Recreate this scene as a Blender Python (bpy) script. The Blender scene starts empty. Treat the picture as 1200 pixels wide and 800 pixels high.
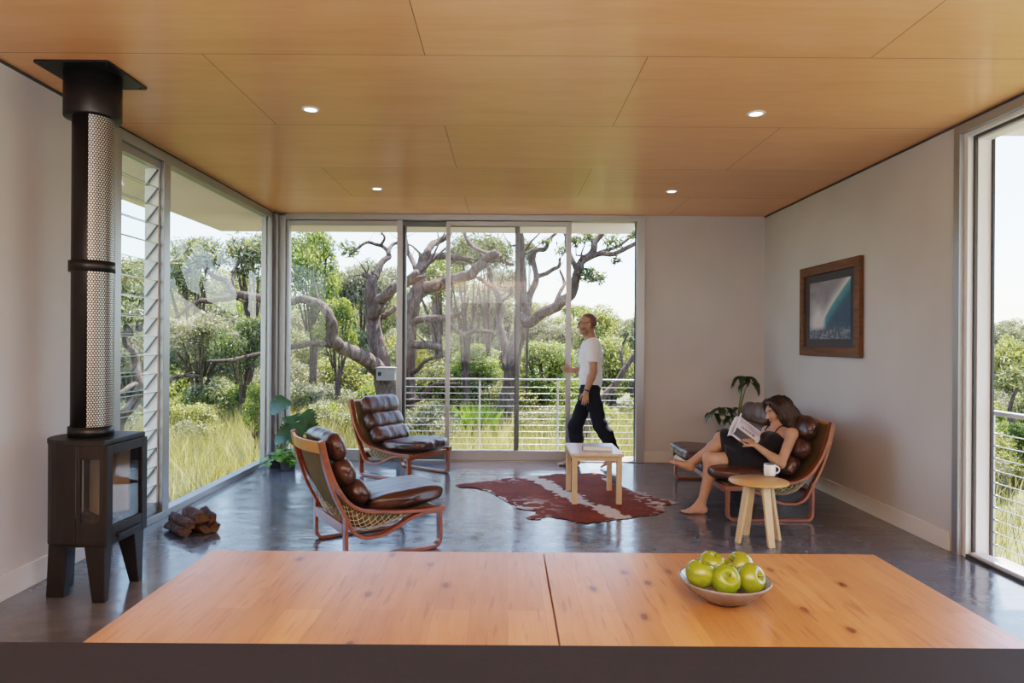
import bpy, bmesh, math, random
import numpy as np
from mathutils import Vector, Matrix, Euler
PI = math.pi
rng = np.random.default_rng(7)
random.seed(7)
SC = bpy.context.scene
COL = SC.collection

# ------------------------------------------------------------------ camera geometry (1200 x 800 frame)
F, CX, CY, TH, EYE = 800.0, 592.0, 399.5, 0.0065, 1.392
_c, _s = math.cos(TH), math.sin(TH)
def W(px, py, Y):
    u, v = px - CX, CY - py
    return Vector(((u*_c - v*_s)*Y/F, Y, EYE + (u*_s + v*_c)*Y/F))
def WZ(px, py, z=0.0):
    u, v = px - CX, CY - py
    x, zz = u*_c - v*_s, u*_s + v*_c
    Y = (z - EYE)*F/zz
    return Vector((x*Y/F, Y, z))

# ------------------------------------------------------------------ object helpers
def link(o, parent=None):
    COL.objects.link(o)
    if parent is not None: o.parent = parent
    return o
def tag(o, label=None, cat=None, group=None, kind=None):
    if label: o['label'] = label
    if cat: o['category'] = cat
    if group: o['group'] = group
    if kind: o['kind'] = kind
    return o
def thing(name, label, cat, loc=(0, 0, 0), rz=0.0, group=None, kind=None):
    o = bpy.data.objects.new(name, None)
    o.empty_display_size = 0.1
    o.location = loc; o.rotation_euler = (0, 0, rz)
    link(o); tag(o, label, cat, group, kind)
    return o
def copy_tree(o, parent=None):
    c = o.copy(); COL.objects.link(c)
    if parent is not None: c.parent = parent
    for ch in list(o.children): copy_tree(ch, c)
    return c

def np_mesh(name, V, Q, colors=None, smooth=False):
    """fast mesh from arrays; Q is (n,3) or (n,4)"""
    V = np.asarray(V, dtype=np.float32); Q = np.asarray(Q, dtype=np.int32)
    me = bpy.data.meshes.new(name)
    me.vertices.add(len(V)); me.vertices.foreach_set('co', V.ravel())
    k = Q.shape[1]
    me.loops.add(Q.size); me.loops.foreach_set('vertex_index', Q.ravel())
    me.polygons.add(len(Q))
    me.polygons.foreach_set('loop_start', np.arange(0, Q.size, k, dtype=np.int32))
    me.polygons.foreach_set('loop_total', np.full(len(Q), k, dtype=np.int32))
    me.polygons.foreach_set('use_smooth', np.full(len(Q), bool(smooth)))
    me.update(calc_edges=True)
    if colors is not None:
        a = me.color_attributes.new('Col', 'FLOAT_COLOR', 'POINT')
        c = np.ones((len(V), 4), dtype=np.float32); c[:, :3] = colors
        a.data.foreach_set('color', c.ravel())
    return me
def mesh_obj(name, me, mats, parent=None):
    o = bpy.data.objects.new(name, me)
    for m in (mats if isinstance(mats, (list, tuple)) else [mats]): me.materials.append(m)
    return link(o, parent)

class MB:
    def __init__(s): s.v = []; s.f = []; s.sm = []; s.mi = []; s.cur = 0; s.M = None
    def _add(s, verts, faces, smooth=False):
        b = len(s.v)
        if s.M is not None: verts = [s.M @ Vector(v) for v in verts]
        s.v += [tuple(v) for v in verts]
        for f in faces:
            s.f.append([i + b for i in f]); s.sm.append(smooth); s.mi.append(s.cur)
    def box(s, x0, x1, y0, y1, z0, z1):
        v = [(x, y, z) for x in (x0, x1) for y in (y0, y1) for z in (z0, z1)]
        s._add(v, [(0,1,3,2),(4,6,7,5),(0,4,5,1),(2,3,7,6),(0,2,6,4),(1,5,7,3)]); return s
    def cbox(s, c, d, R=None):
        v = []
        for x in (-.5, .5):
            for y in (-.5, .5):
                for z in (-.5, .5):
                    p = Vector((x*d[0], y*d[1], z*d[2]))
                    if R is not None: p = R @ p
                    v.append(p + Vector(c))
        s._add(v, [(0,1,3,2),(4,6,7,5),(0,4,5,1),(2,3,7,6),(0,2,6,4),(1,5,7,3)]); return s
    def hexa(s, bot, top):
        s._add(list(bot) + list(top), [(3,2,1,0),(4,5,6,7),(0,1,5,4),(1,2,6,5),(2,3,7,6),(3,0,4,7)]); return s
    def quad(s, a, b, c, d): s._add([a, b, c, d], [(0, 1, 2, 3)]); return s
    def prism(s, pts, z0, z1, axis='z'):
        n = len(pts)
        if axis == 'z': v = [(p[0], p[1], z0) for p in pts] + [(p[0], p[1], z1) for p in pts]
        elif axis == 'y': v = [(p[0], z0, p[1]) for p in pts] + [(p[0], z1, p[1]) for p in pts]
        else: v = [(z0, p[0], p[1]) for p in pts] + [(z1, p[0], p[1]) for p in pts]
        s._add(v, [list(range(n))[::-1], list(range(n, 2*n))] + [(i, (i+1) % n, n + (i+1) % n, n + i) for i in range(n)]); return s
    def tube(s, pts, r, n=10, cap=True, smooth=True, flat=None):
        """r: number or list; flat=(wx, wz) makes a strip with half-sizes along side / up"""
        P = [Vector(p) for p in pts]; m = len(P)
        R = r if isinstance(r, (list, tuple)) else [r]*m
        T = []
        for i in range(m):
            t = P[min(i+1, m-1)] - P[max(i-1, 0)]
            T.append(t.normalized() if t.length > 1e-9 else Vector((0, 0, 1)))
        up = Vector((0, 0, 1)) if abs(T[0].z) < .9 else Vector((1, 0, 0))
        N = (up - T[0]*up.dot(T[0])).normalized()
        verts = []
        for i in range(m):
            N = (N - T[i]*N.dot(T[i])).normalized(); B = T[i].cross(N)
            for k in range(n):
                a = 2*PI*k/n
                verts.append(P[i] + (N*math.cos(a) + B*math.sin(a))*R[i])
        faces = [(i*n + k, i*n + (k+1) % n, (i+1)*n + (k+1) % n, (i+1)*n + k) for i in range(m-1) for k in range(n)]
        if cap: faces += [list(range(n))[::-1], [(m-1)*n + k for k in range(n)]]
        s._add(verts, faces, smooth); return s
    def strip(s, pts, side, hw, th):
        """bent wood strip: path pts, fixed side vector, half width hw along side, thickness th"""
        P = [Vector(p) for p in pts]; m = len(P); S = Vector(side).normalized(); v = []
        for i in range(m):
            t = (P[min(i+1, m-1)] - P[max(i-1, 0)]).normalized(); N = t.cross(S).normalized()
            for a, b in ((-1,-1),(1,-1),(1,1),(-1,1)): v.append(P[i] + S*hw*a + N*th*.5*b)
        f = [(i*4+k, i*4+(k+1) % 4, (i+1)*4+(k+1) % 4, (i+1)*4+k) for i in range(m-1) for k in range(4)]
        f += [(3,2,1,0), tuple((m-1)*4+k for k in range(4))]
        s._add(v, f); return s
    def lathe(s, prof, n=32, c=(0, 0, 0), R=None, smooth=True, cap=True):
        v = []; c = Vector(c)
        for r, z in prof:
            for k in range(n):
                a = 2*PI*k/n; p = Vector((r*math.cos(a), r*math.sin(a), z))
                if R is not None: p = R @ p
                v.append(p + c)
        m = len(prof)
        f = [(i*n+k, i*n+(k+1) % n, (i+1)*n+(k+1) % n, (i+1)*n+k) for i in range(m-1) for k in range(n)]
        if cap: f += [list(range(n))[::-1], [(m-1)*n+k for k in range(n)]]
        s._add(v, f, smooth); return s
    def grid(s, fn, nu, nv, smooth=True, closed_u=False):
        v = [fn(i/(nu if closed_u else nu-1), j/(nv-1)) for i in range(nu) for j in range(nv)]
        f = [(i*nv+j, ((i+1) % nu)*nv+j, ((i+1) % nu)*nv+j+1, i*nv+j+1) for i in range(nu if closed_u else nu-1) for j in range(nv-1)]
        s._add(v, f, smooth); return s
    def build(s, name, mats, parent=None, bevel=0, seg=2, fix=True):
        me = bpy.data.meshes.new(name); me.from_pydata(s.v, [], s.f)
        for p, sm, mi in zip(me.polygons, s.sm, s.mi): p.use_smooth = sm; p.material_index = mi
        if fix:
            bm = bmesh.new(); bm.from_mesh(me); bmesh.ops.recalc_face_normals(bm, faces=bm.faces); bm.to_mesh(me); bm.free()
        o = mesh_obj(name, me, mats, parent)
        if bevel:
            b = o.modifiers.new('bevel', 'BEVEL'); b.width = bevel; b.segments = seg; b.limit_method = 'ANGLE'; b.angle_limit = math.radians(35)
        return o

def catmull(pts, n=6):
    P = [Vector(p) for p in pts]; out = []
    for i in range(len(P)-1):
        p0, p1, p2, p3 = P[max(i-1, 0)], P[i], P[i+1], P[min(i+2, len(P)-1)]
        for k in range(n):
            t = k/n
            out.append(.5*((2*p1) + (p2-p0)*t + (2*p0-5*p1+4*p2-p3)*t*t + (3*p1-p0-3*p2+p3)*t**3))
    out.append(P[-1]); return out

# ------------------------------------------------------------------ implicit surfaces for bodies
class Sdf:
    def __init__(s): s.p = []
    def cap(s, a, b, ra, rb=None, k=.02): s.p.append(('c', np.array(a, float), np.array(b, float), ra, ra if rb is None else rb, k)); return s
    def ell(s, c, r, R=None, k=.02): s.p.append(('e', np.array(c, float), np.array(r, float), np.eye(3) if R is None else np.array(R, float), None, k)); return s
    def sub(s, c, r, R=None, k=.01): s.p.append(('s', np.array(c, float), np.array(r, float), np.eye(3) if R is None else np.array(R, float), None, k)); return s
    def chain(s, pts, rad, k=.02):
        for i in range(len(pts)-1): s.cap(pts[i], pts[i+1], rad[i], rad[i+1], k)
        return s
    def mesh(s, h, planes=(), extra=None):
        lo = np.full(3, 1e9); hi = -lo
        for p in s.p:
            if p[0] == 's': continue
            if p[0] == 'c': r = max(p[3], p[4]); a = np.minimum(p[1], p[2]) - r; b = np.maximum(p[1], p[2]) + r
            else: r = p[2].max(); a = p[1] - r; b = p[1] + r
            lo = np.minimum(lo, a); hi = np.maximum(hi, b)
        lo -= .04; hi += .04
        n = np.ceil((hi-lo)/h).astype(int) + 1
        ax = [lo[i] + h*np.arange(n[i]) for i in range(3)]
        f = np.full(n, .05, dtype=np.float32)
        for p in s.p:
            k = p[5]
            if p[0] == 'c':
                r = max(p[3], p[4]); a = np.minimum(p[1], p[2]) - r; b = np.maximum(p[1], p[2]) + r
            else:
                r = p[2].max(); a = p[1] - r; b = p[1] + r
            pad = max(k, .01) + .03
            i0 = np.clip(np.floor((a-pad-lo)/h).astype(int), 0, n-1); i1 = np.clip(np.ceil((b+pad-lo)/h).astype(int)+1, 1, n)
            sl = tuple(slice(i0[i], i1[i]) for i in range(3))
            X, Y, Z = np.meshgrid(*[ax[i][sl[i]] for i in range(3)], indexing='ij')
            Pt = np.stack([X, Y, Z], -1)
            if p[0] == 'c':
                d = p[2]-p[1]; L = max(d @ d, 1e-9)
                t = np.clip(((Pt-p[1]) @ d)/L, 0, 1)
                D = np.linalg.norm(Pt - p[1] - t[..., None]*d, axis=-1) - (p[3] + (p[4]-p[3])*t)
            else:
                q = (Pt-p[1]) @ p[3]
                k0 = np.linalg.norm(q/p[2], axis=-1); k1 = np.linalg.norm(q/(p[2]**2), axis=-1)
                D = k0*(k0-1)/np.maximum(k1, 1e-6)
                D = np.where(k0 < .05, -p[2].min(), D)
            g = f[sl]
            if p[0] == 's':
                D = -D; hh = np.maximum(k - np.abs(g-D), 0)/max(k, 1e-6); f[sl] = np.maximum(g, D) + hh*hh*k*.25
            else:
                hh = np.maximum(k - np.abs(g-D), 0)/max(k, 1e-6); f[sl] = np.minimum(g, D) - hh*hh*k*.25
        if planes or extra:
            X, Y, Z = np.meshgrid(*ax, indexing='ij')
            for (pt, nn) in planes:
                nn = np.array(nn, float); nn /= np.linalg.norm(nn)
                f = np.maximum(f, (X-pt[0])*nn[0] + (Y-pt[1])*nn[1] + (Z-pt[2])*nn[2])
            if extra: f = extra(f, X, Y, Z)
        f[0] = f[-1] = .05; f[:, 0] = f[:, -1] = .05; f[:, :, 0] = f[:, :, -1] = .05
        return nets(f, lo, h)

def nets(f, lo, h):
    n = f.shape; sgn = f < 0
    cn = (n[0]-1, n[1]-1, n[2]-1)
    idx_all, pos_all, quads, flips = [], [], [], []
    def cid(i, j, k): return (i*cn[1] + j)*cn[2] + k
    for a in range(3):
        s0 = [slice(None)]*3; s1 = [slice(None)]*3; s0[a] = slice(0, -1); s1[a] = slice(1, None)
        cr = sgn[tuple(s0)] != sgn[tuple(s1)]
        I = np.argwhere(cr)
        o = [1, 2] if a == 0 else ([2, 0] if a == 1 else [0, 1])
        ok = (I[:, o[0]] > 0) & (I[:, o[0]] < n[o[0]]-1) & (I[:, o[1]] > 0) & (I[:, o[1]] < n[o[1]]-1)
        I = I[ok]; J = I.copy(); J[:, a] += 1
        f0 = f[I[:, 0], I[:, 1], I[:, 2]]; f1 = f[J[:, 0], J[:, 1], J[:, 2]]
        P = I.astype(np.float64); P[:, a] += f0/(f0-f1)
        cs = []
        for (d0, d1) in ((-1, -1), (0, -1), (0, 0), (-1, 0)):
            C = I.copy(); C[:, o[0]] += d0; C[:, o[1]] += d1
            c = cid(C[:, 0], C[:, 1], C[:, 2]); cs.append(c); idx_all.append(c); pos_all.append(P)
        q = np.stack(cs, 1); fl = f0 > f1
        q[fl] = q[fl][:, ::-1]
        quads.append(q)
    idx = np.concatenate(idx_all); pos = np.concatenate(pos_all); Q = np.concatenate(quads)
    u, inv = np.unique(idx, return_inverse=True)
    cnt = np.bincount(inv)
    V = np.stack([np.bincount(inv, pos[:, k])/cnt for k in range(3)], 1)
    Q = np.searchsorted(u, Q)
    # light smoothing
    for _ in range(2):
        acc = np.zeros_like(V); c = np.zeros(len(V))
        for (i, j) in ((0, 1), (1, 2), (2, 3), (3, 0)):
            np.add.at(acc, Q[:, i], V[Q[:, j]]); np.add.at(acc, Q[:, j], V[Q[:, i]])
            np.add.at(c, Q[:, i], 1); np.add.at(c, Q[:, j], 1)
        V = V*.6 + .4*acc/c[:, None]
    return V*h + lo, Q

# ------------------------------------------------------------------ materials
MATS = {}
class NT:
    def __init__(s, name):
        s.m = bpy.data.materials.new(name); s.m.use_nodes = True; s.t = s.m.node_tree; s.t.nodes.clear()
        s.out = s.t.nodes.new('ShaderNodeOutputMaterial')
    def n(s, typ, **kw):
        nd = s.t.nodes.new('ShaderNode' + typ)
        for k, v in kw.items():
            if hasattr(nd, k): setattr(nd, k, v)
            else: s.set(nd, k, v)
        return nd
    def set(s, nd, k, v): nd.inputs[k.replace('_', ' ') if k.replace('_', ' ') in nd.inputs else k].default_value = v
    def l(s, a, b): s.t.links.new(a, b)
    def coord(s, kind='Object', scale=(1, 1, 1), rot=(0, 0, 0), loc=(0, 0, 0)):
        tc = s.n('TexCoord'); mp = s.n('Mapping'); s.l(tc.outputs[kind], mp.inputs[0])
        mp.inputs['Scale'].default_value = scale; mp.inputs['Rotation'].default_value = rot; mp.inputs['Location'].default_value = loc
        return mp.outputs[0]
    def noise(s, vec, scale=5, detail=4, rough=.55, dist=0):
        nd = s.n('TexNoise'); s.l(vec, nd.inputs['Vector'])
        nd.inputs['Scale'].default_value = scale; nd.inputs['Detail'].default_value = detail
        nd.inputs['Roughness'].default_value = rough; nd.inputs['Distortion'].default_value = dist
        return nd
    def ramp(s, fac, stops):
        r = s.n('ValToRGB'); s.l(fac, r.inputs[0]); e = r.color_ramp.elements
        while len(e) < len(stops): e.new(.5)
        for i, (p, c) in enumerate(stops): e[i].position = p; e[i].color = (c[0], c[1], c[2], 1) if not isinstance(c, (int, float)) else (c, c, c, 1)
        return r.outputs[0]
    def mix(s, a, b, fac, mode='MIX'):
        m = s.n('Mix'); m.data_type = 'RGBA'; m.blend_type = mode
        for inp, v in ((m.inputs[0], fac), (m.inputs[6], a), (m.inputs[7], b)):
            if isinstance(v, (int, float)): inp.default_value = v
            elif isinstance(v, (tuple, list)): inp.default_value = (v[0], v[1], v[2], 1)
            else: s.l(v, inp)
        return m.outputs[2]
    def math(s, op, a, b=None):
        m = s.n('Math'); m.operation = op
        for i, v in enumerate((a, b)):
            if v is None: continue
            if isinstance(v, (int, float)): m.inputs[i].default_value = v
            else: s.l(v, m.inputs[i])
        return m.outputs[0]
    def bump(s, h, strength=.3, dist=.01):
        b = s.n('Bump'); s.l(h, b.inputs['Height']); b.inputs['Strength'].default_value = strength; b.inputs['Distance'].default_value = dist
        return b.outputs[0]
    def pbsdf(s, color=None, rough=.5, metal=0, spec=.5, normal=None, coat=0, coat_rough=.1, emit=None, emit_s=0, sheen=0):
        p = s.n('BsdfPrincipled')
        def st(k, v):
            if v is None: return
            i = p.inputs[k]
            if isinstance(v, (int, float)): i.default_value = v
            elif isinstance(v, (tuple, list)): i.default_value = (v[0], v[1], v[2], 1)
            else: s.l(v, i)
        st('Base Color', color); st('Roughness', rough); st('Metallic', metal); st('Specular IOR Level', spec)
        if normal is not None: s.l(normal, p.inputs['Normal'])
        st('Coat Weight', coat); st('Coat Roughness', coat_rough); st('Sheen Weight', sheen)
        if emit: st('Emission Color', emit); st('Emission Strength', emit_s)
        return p
    def done(s, sh):
        s.l(sh.outputs[0] if hasattr(sh, 'outputs') else sh, s.out.inputs[0]); MATS[s.m.name] = s.m; return s.m

def simple(name, col, rough=.5, metal=0, var=.12, vscale=8, bump=0, bscale=60, spec=.5, coat=0, sheen=0):
    t = NT(name); v = t.coord('Object')
    nz = t.noise(v, vscale, 4)
    c = t.mix(tuple(x*(1-var) for x in col), tuple(min(1, x*(1+var)) for x in col), nz.outputs[0])
    nrm = None
    if bump:
        nb = t.noise(v, bscale, 3); nrm = t.bump(nb.outputs[0], bump, .004)
    return t.done(t.pbsdf(c, rough, metal, spec, nrm, coat=coat, sheen=sheen))

def wood(name, c1, c2, axis='x', scale=1.0, rough=.45, coat=.0, stretch=14, bump=.05, knots=0):
    t = NT(name); sc = {'x': (1, stretch, stretch), 'y': (stretch, 1, stretch), 'z': (stretch, stretch, 1)}[axis]
    v = t.coord('Object', tuple(a*scale for a in sc))
    n1 = t.noise(v, 2.2, 6, .6, .4); n2 = t.noise(v, 9, 3, .5)
    f = t.mix(n1.outputs[0], n2.outputs[0], .35)
    c = t.ramp(f, [(.3, c1), (.7, c2)])
    nr = t.bump(f, bump, .004)
    return t.done(t.pbsdf(c, rough, 0, .5, nr, coat=coat, coat_rough=.2))

def attr_mat(name, rough=.6, mult=None, bump=0, bscale=80, spec=.4, sss=0, sheen=0):
    t = NT(name); a = t.n('VertexColor'); a.layer_name = 'Col'
    v = t.coord('Object'); nz = t.noise(v, 25, 3)
    c = t.mix(a.outputs[0], t.mix(a.outputs[0], (.82, .82, .82), 1.0, 'MULTIPLY'), nz.outputs[0])
    nr = None
    if bump: nr = t.bump(t.noise(v, bscale, 3).outputs[0], bump, .003)
    p = t.pbsdf(c, rough, 0, spec, nr, sheen=sheen)
    if sss:
        p.inputs['Subsurface Weight'].default_value = sss; p.inputs['Subsurface Radius'].default_value = (.012, .005, .003)
    return t.done(p)

def leaf_mat(name, tint=(1, 1, 1), trans=.5, gloss=.06):
    t = NT(name); a = t.n('VertexColor'); a.layer_name = 'Col'
    oi = t.n('ObjectInfo')
    c = t.mix(a.outputs[0], tint, 1.0, 'MULTIPLY')
    c = t.mix(c, t.mix(c, (1.10, 1.0, .80), 1.0, 'MULTIPLY'), oi.outputs['Random'])
    d = t.n('BsdfDiffuse'); t.l(c, d.inputs[0])
    tr = t.n('BsdfTranslucent'); t.l(t.mix(c, (1.12, 1.1, .62), 1.0, 'MULTIPLY'), tr.inputs[0])
    m = t.n('MixShader'); m.inputs[0].default_value = trans; t.l(d.outputs[0], m.inputs[1]); t.l(tr.outputs[0], m.inputs[2])
    g = t.n('BsdfGlossy'); g.inputs['Roughness'].default_value = .4
    m2 = t.n('MixShader'); m2.inputs[0].default_value = gloss; t.l(m.outputs[0], m2.inputs[1]); t.l(g.outputs[0], m2.inputs[2])
    return t.done(m2.outputs[0])

def glass_mat(name, tint=(.97, .99, .98), refl=1.0, base=.0):
    t = NT(name)
    tr = t.n('BsdfTransparent'); tr.inputs[0].default_value = (*tint, 1)
    g = t.n('BsdfGlossy'); g.inputs['Roughness'].default_value = .0; g.inputs[0].default_value = (1, 1, 1, 1)
    ge = t.n('NewGeometry'); dp = t.n('VectorMath'); dp.operation = 'DOT_PRODUCT'; t.l(ge.outputs['Incoming'], dp.inputs[0]); t.l(ge.outputs['Normal'], dp.inputs[1])
    c1 = t.math('SUBTRACT', 1.0, t.math('ABSOLUTE', dp.outputs['Value']))
    f = t.math('MULTIPLY', t.math('ADD', t.math('MULTIPLY', t.math('POWER', c1, 5.0), .92), .05), refl)
    if base: f = t.math('ADD', f, base)
    m = t.n('MixShader'); t.l(f, m.inputs[0]); t.l(tr.outputs[0], m.inputs[1]); t.l(g.outputs[0], m.inputs[2])
    return t.done(m.outputs[0])
# ------------------------------------------------------------------ materials for the setting
def make_setting_mats():
    # polished dark concrete
    t = NT('polished_concrete'); v = t.coord('Object')
    n1 = t.noise(v, .9, 6, .6, .6); n2 = t.noise(v, 7, 5, .6); n3 = t.noise(v, 60, 3)
    f = t.mix(t.mix(n1.outputs[0], n2.outputs[0], .4), n3.outputs[0], .15)
    c = t.ramp(f, [(.32, (.068, .076, .092)), (.52, (.118, .128, .148)), (.72, (.19, .20, .22))])
    vs = t.coord('Object', (.7, 2.2, 1)); nb = t.noise(vs, 3.2, 3, .5)
    nr = t.bump(nb.outputs[0], .13, .03)
    ro = t.ramp(n2.outputs[0], [(.3, .10), (.7, .24)])
    t.done(t.pbsdf(c, ro, 0, 1.0, nr))
    # plywood ceiling
    t = NT('ceiling_plywood'); v = t.coord('Object', loc=(.42, -3.49, 0))
    b = t.n('TexBrick'); t.l(v, b.inputs['Vector']); b.offset = .5; b.offset_frequency = 2; b.squash = 1
    for k, x in (('Scale', 1), ('Mortar Size', .0022), ('Mortar Smooth', 0), ('Bias', 0), ('Brick Width', 2.28), ('Row Height', 1.14)): b.inputs[k].default_value = x
    b.inputs['Color1'].default_value = (1, 1, 1, 1); b.inputs['Color2'].default_value = (.86, .84, .80, 1); b.inputs['Mortar'].default_value = (.12, .08, .05, 1)
    vw = t.coord('Object', (1, 9, 9)); n1 = t.noise(vw, 1.5, 7, .62, .8); n2 = t.noise(t.coord('Object', (1, 3, 3)), .9, 3)
    n3 = t.noise(t.coord('Object', (4, 60, 60)), 2.0, 3)
    f = t.mix(t.mix(n1.outputs[0], n2.outputs[0], .45), n3.outputs[0], .18)
    c = t.ramp(f, [(.3, (.71, .325, .135)), (.5, (.83, .415, .19)), (.72, (.89, .50, .27))])
    c = t.mix(c, b.outputs[0], 1.0, 'MULTIPLY')
    nr = t.bump(n1.outputs[0], .03, .003)
    t.done(t.pbsdf(c, .34, 0, .5, nr, coat=.3, coat_rough=.16))
    # painted plaster
    t = NT('white_plaster'); v = t.coord('Object'); n = t.noise(v, 1.4, 4); nb = t.noise(v, 220, 2)
    t.done(t.pbsdf(t.ramp(n.outputs[0], [(.3, (.47, .475, .485)), (.7, (.52, .525, .535))]), .75, 0, .25, t.bump(nb.outputs[0], .05, .002)))
    simple('white_trim', (.60, .59, .575), .5, var=.03)
    simple('soffit_board', (.78, .70, .70), .8, var=.10, vscale=1.6)
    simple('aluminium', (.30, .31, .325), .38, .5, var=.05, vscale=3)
    simple('white_jamb', (.78, .79, .82), .45, 0, var=.03)
    simple('dark_seal', (.05, .05, .055), .5, 0)
    simple('aluminium_shade', (.12, .135, .14), .4, .4)  # rear panel's shade put into the aluminium colour; also serves the grey louvre clips
    simple('kitchen_wall', (.30, .28, .26), .8)
    simple('steel_post', (.42, .44, .47), .45, .5, var=.08)
    simple('galvanised', (.70, .71, .72), .45, .3, var=.08)
    simple('cable_steel', (.78, .79, .80), .35, .5, var=.03)
    glass_mat('window_glass', (.985, .99, .987), .38)
    glass_mat('louvre_glass', (.90, .955, .935), 1.0, .02)
    t = NT('louvre_edge'); t.done(t.pbsdf((.42, .60, .55), .15, 0, .6))
    simple('deck_timber', (.34, .31, .28), .7, var=.2, vscale=12)
    # bush ground
    t = NT('bush_ground'); v = t.coord('Object'); n1 = t.noise(v, .35, 5); n2 = t.noise(v, 5, 5)
    t.done(t.pbsdf(t.ramp(t.mix(n1.outputs[0], n2.outputs[0], .5), [(.3, (.08, .085, .045)), (.5, (.15, .14, .08)), (.7, (.26, .23, .16))]), .95, 0, .1))

XL, XR, YB, H = -2.66, 3.0, 7.9, 2.85

def struct(mb, name, mats, label, cat, parent=None, bevel=0):
    o = mb.build(name, mats, parent, bevel)
    if parent is None: tag(o, label, cat, kind='structure')
    return o

def build_setting():
    M = MATS
    b = MB(); b.box(XL-.14, XR+.10, -3.6, 8.0, -.25, 0); struct(b, 'floor', M['polished_concrete'], 'polished dark grey concrete floor of the living room', 'floor')
    b = MB(); b.box(XL-.02, XR+.02, -3.6, 7.98, H, H+.05); struct(b, 'ceiling', M['ceiling_plywood'], 'honey coloured plywood ceiling in staggered sheets', 'ceiling')
    # walls
    b = MB(); b.box(XL-.15, XL, -3.5, 4.62, 0, H); struct(b, 'wall_left', M['white_plaster'], 'white plaster wall behind the wood stove', 'wall')
    b = MB(); b.box(1.605, XR+.1, YB, YB+.15, 0, H); struct(b, 'wall_back', M['white_plaster'], 'white wall beside the open sliding door', 'wall')
    b = MB(); b.box(XR, XR+.12, 4.56, YB, 0, H); struct(b, 'wall_right', M['white_plaster'], 'white side wall with the framed wave picture', 'wall')
    b = MB(); b.box(XR, XR+.12, -3.5, 1.2, 0, H); struct(b, 'wall_right_front', M['white_plaster'], 'white side wall beside the kitchen', 'wall')
    b = MB(); b.box(XL-.15, XR+.12, -3.65, -3.5, 0, H); struct(b, 'wall_front', M['kitchen_wall'], 'plain kitchen wall facing the windows', 'wall')
    # skirting
    b = MB(); b.box(XL, XL+.014, -3.5, 4.62, 0, .135); struct(b, 'baseboard_left', M['white_trim'], 'white skirting under the wall behind the stove', 'baseboard', bevel=.003)
    b = MB(); b.box(1.605, XR-.014, YB-.014, YB, 0, .13); struct(b, 'baseboard_back', M['white_trim'], 'white skirting on the wall beside the sliding door', 'baseboard', bevel=.003)
    b = MB(); b.box(XR-.014, XR, 4.59, YB, 0, .13); struct(b, 'baseboard_right', M['white_trim'], 'white skirting under the framed picture wall', 'baseboard', bevel=.003)
    # shadow gap along ceiling
    b = MB(); b.box(XL, XL+.012, -3.5, 7.8, H-.014, H-.001); b.box(XR-.012, XR, -3.5, YB, H-.012, H-.001)
    struct(b, 'trim_1', M['dark_seal'], 'dark shadow line where the walls meet the ceiling', 'trim')
    # roof slab and soffit
    b = MB(); b.box(-3.72, 1.60, YB+.10, 8.92, 2.80, 3.1); b.box(-3.72, XL-.06, 1.5, YB+.10, 2.80, 3.1); b.box(XR+.12, 4.6, -2, 4.62, 2.80, 3.1)
    b.box(-4.2, XR+.15, -3.8, 8.0, H+.06, 3.12)
    struct(b, 'roof', M['soffit_board'], 'pale roof overhang outside above the windows', 'roof')

    # ---------------- left window: louvres + fixed pane
    w = thing('window_1', 'corner window with glass louvres beside a fixed pane', 'window', (0, 0, 0), kind='structure')
    b = MB(); x0, x1 = XL-.075, XL+.015
    b.box(x0, x1, 4.62, 4.70, 0, H-.015); b.box(x0, x1, 5.285, 5.385, .055, H-.085); b.box(x0, x1, 7.66, 7.735, .055, H-.085)
    b.box(x0, x1, 4.70, 7.735, H-.085, H-.015); b.box(x0, x1, 4.70, 7.735, 0, .055)
    b.box(XL-.10, XL-.06, 5.385, 7.66, 0, .03)
    b.box(x0-.005, x1-.03, 4.70, 5.285, .055, .13); b.box(x0-.005, x1-.03, 4.70, 5.285, H-.145, H-.085)
    b.box(x0-.0, x1-.035, 5.385, 5.41, .055, H-.085); b.box(x0, x1-.035, 7.635, 7.66, .055, H-.085)
    b.build('window_frame', M['aluminium'], w, .003)
    b = MB(); b.box(XL-.125, XL-.02, 5.262, 5.284, .13, H-.145); b.box(XL-.125, XL-.02, 4.701, 4.722, .13, H-.145)
    b.build('louvre_stile', M['white_jamb'], w, .002)
    b = MB(); x = XL-.037; b.quad((x, 5.41, .055), (x, 7.635, .055), (x, 7.635, H-.085), (x, 5.41, H-.085)); b.build('window_pane', M['window_glass'], w)
    n = 18
    blade = None
    for i in range(n):
        z = .135 + (H-.145-.135)*(i/n)
        if blade is None:
            b = MB(); b.cur = 0
            dx, dz = .085, .125
            b.quad((-dx/2, 4.722, -dz/2), (-dx/2, 5.262, -dz/2), (dx/2, 5.262, dz/2), (dx/2, 4.722, dz/2))
            # ground edges
            b.cur = 1
            b.box(-dx/2-.003, -dx/2+.003, 4.724, 5.260, -dz/2-.003, -dz/2+.003); b.box(dx/2-.003, dx/2+.003, 4.724, 5.260, dz/2-.003, dz/2+.003)
            blade = b.build('louvre_blade', [M['louvre_glass'], M['louvre_edge']], w, fix=True)
            bc = MB()
            for y in (4.735, 5.25): bc.strip([(-dx/2-.004, y, -dz/2), (dx/2+.006, y, dz/2)], (0, 1, 0), .006, .009)
            clip = bc.build('louvre_clip', M['aluminium_shade'], blade)
            blade.location = (XL-.065, 0, z + .07)
        else:
            c = copy_tree(blade, w); c.location = (XL-.065, 0, z + .07)

    # ---------------- corner post
    b = MB(); b.box(XL-.08, XL-.02, 7.735, 8.0, 0, H-.015); b.box(XL-.02, XL+.05, 7.80, 8.0, 0, H-.015); b.box(XL+.05, XL+.12, 7.86, 8.0, 0, H-.02)
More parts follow.
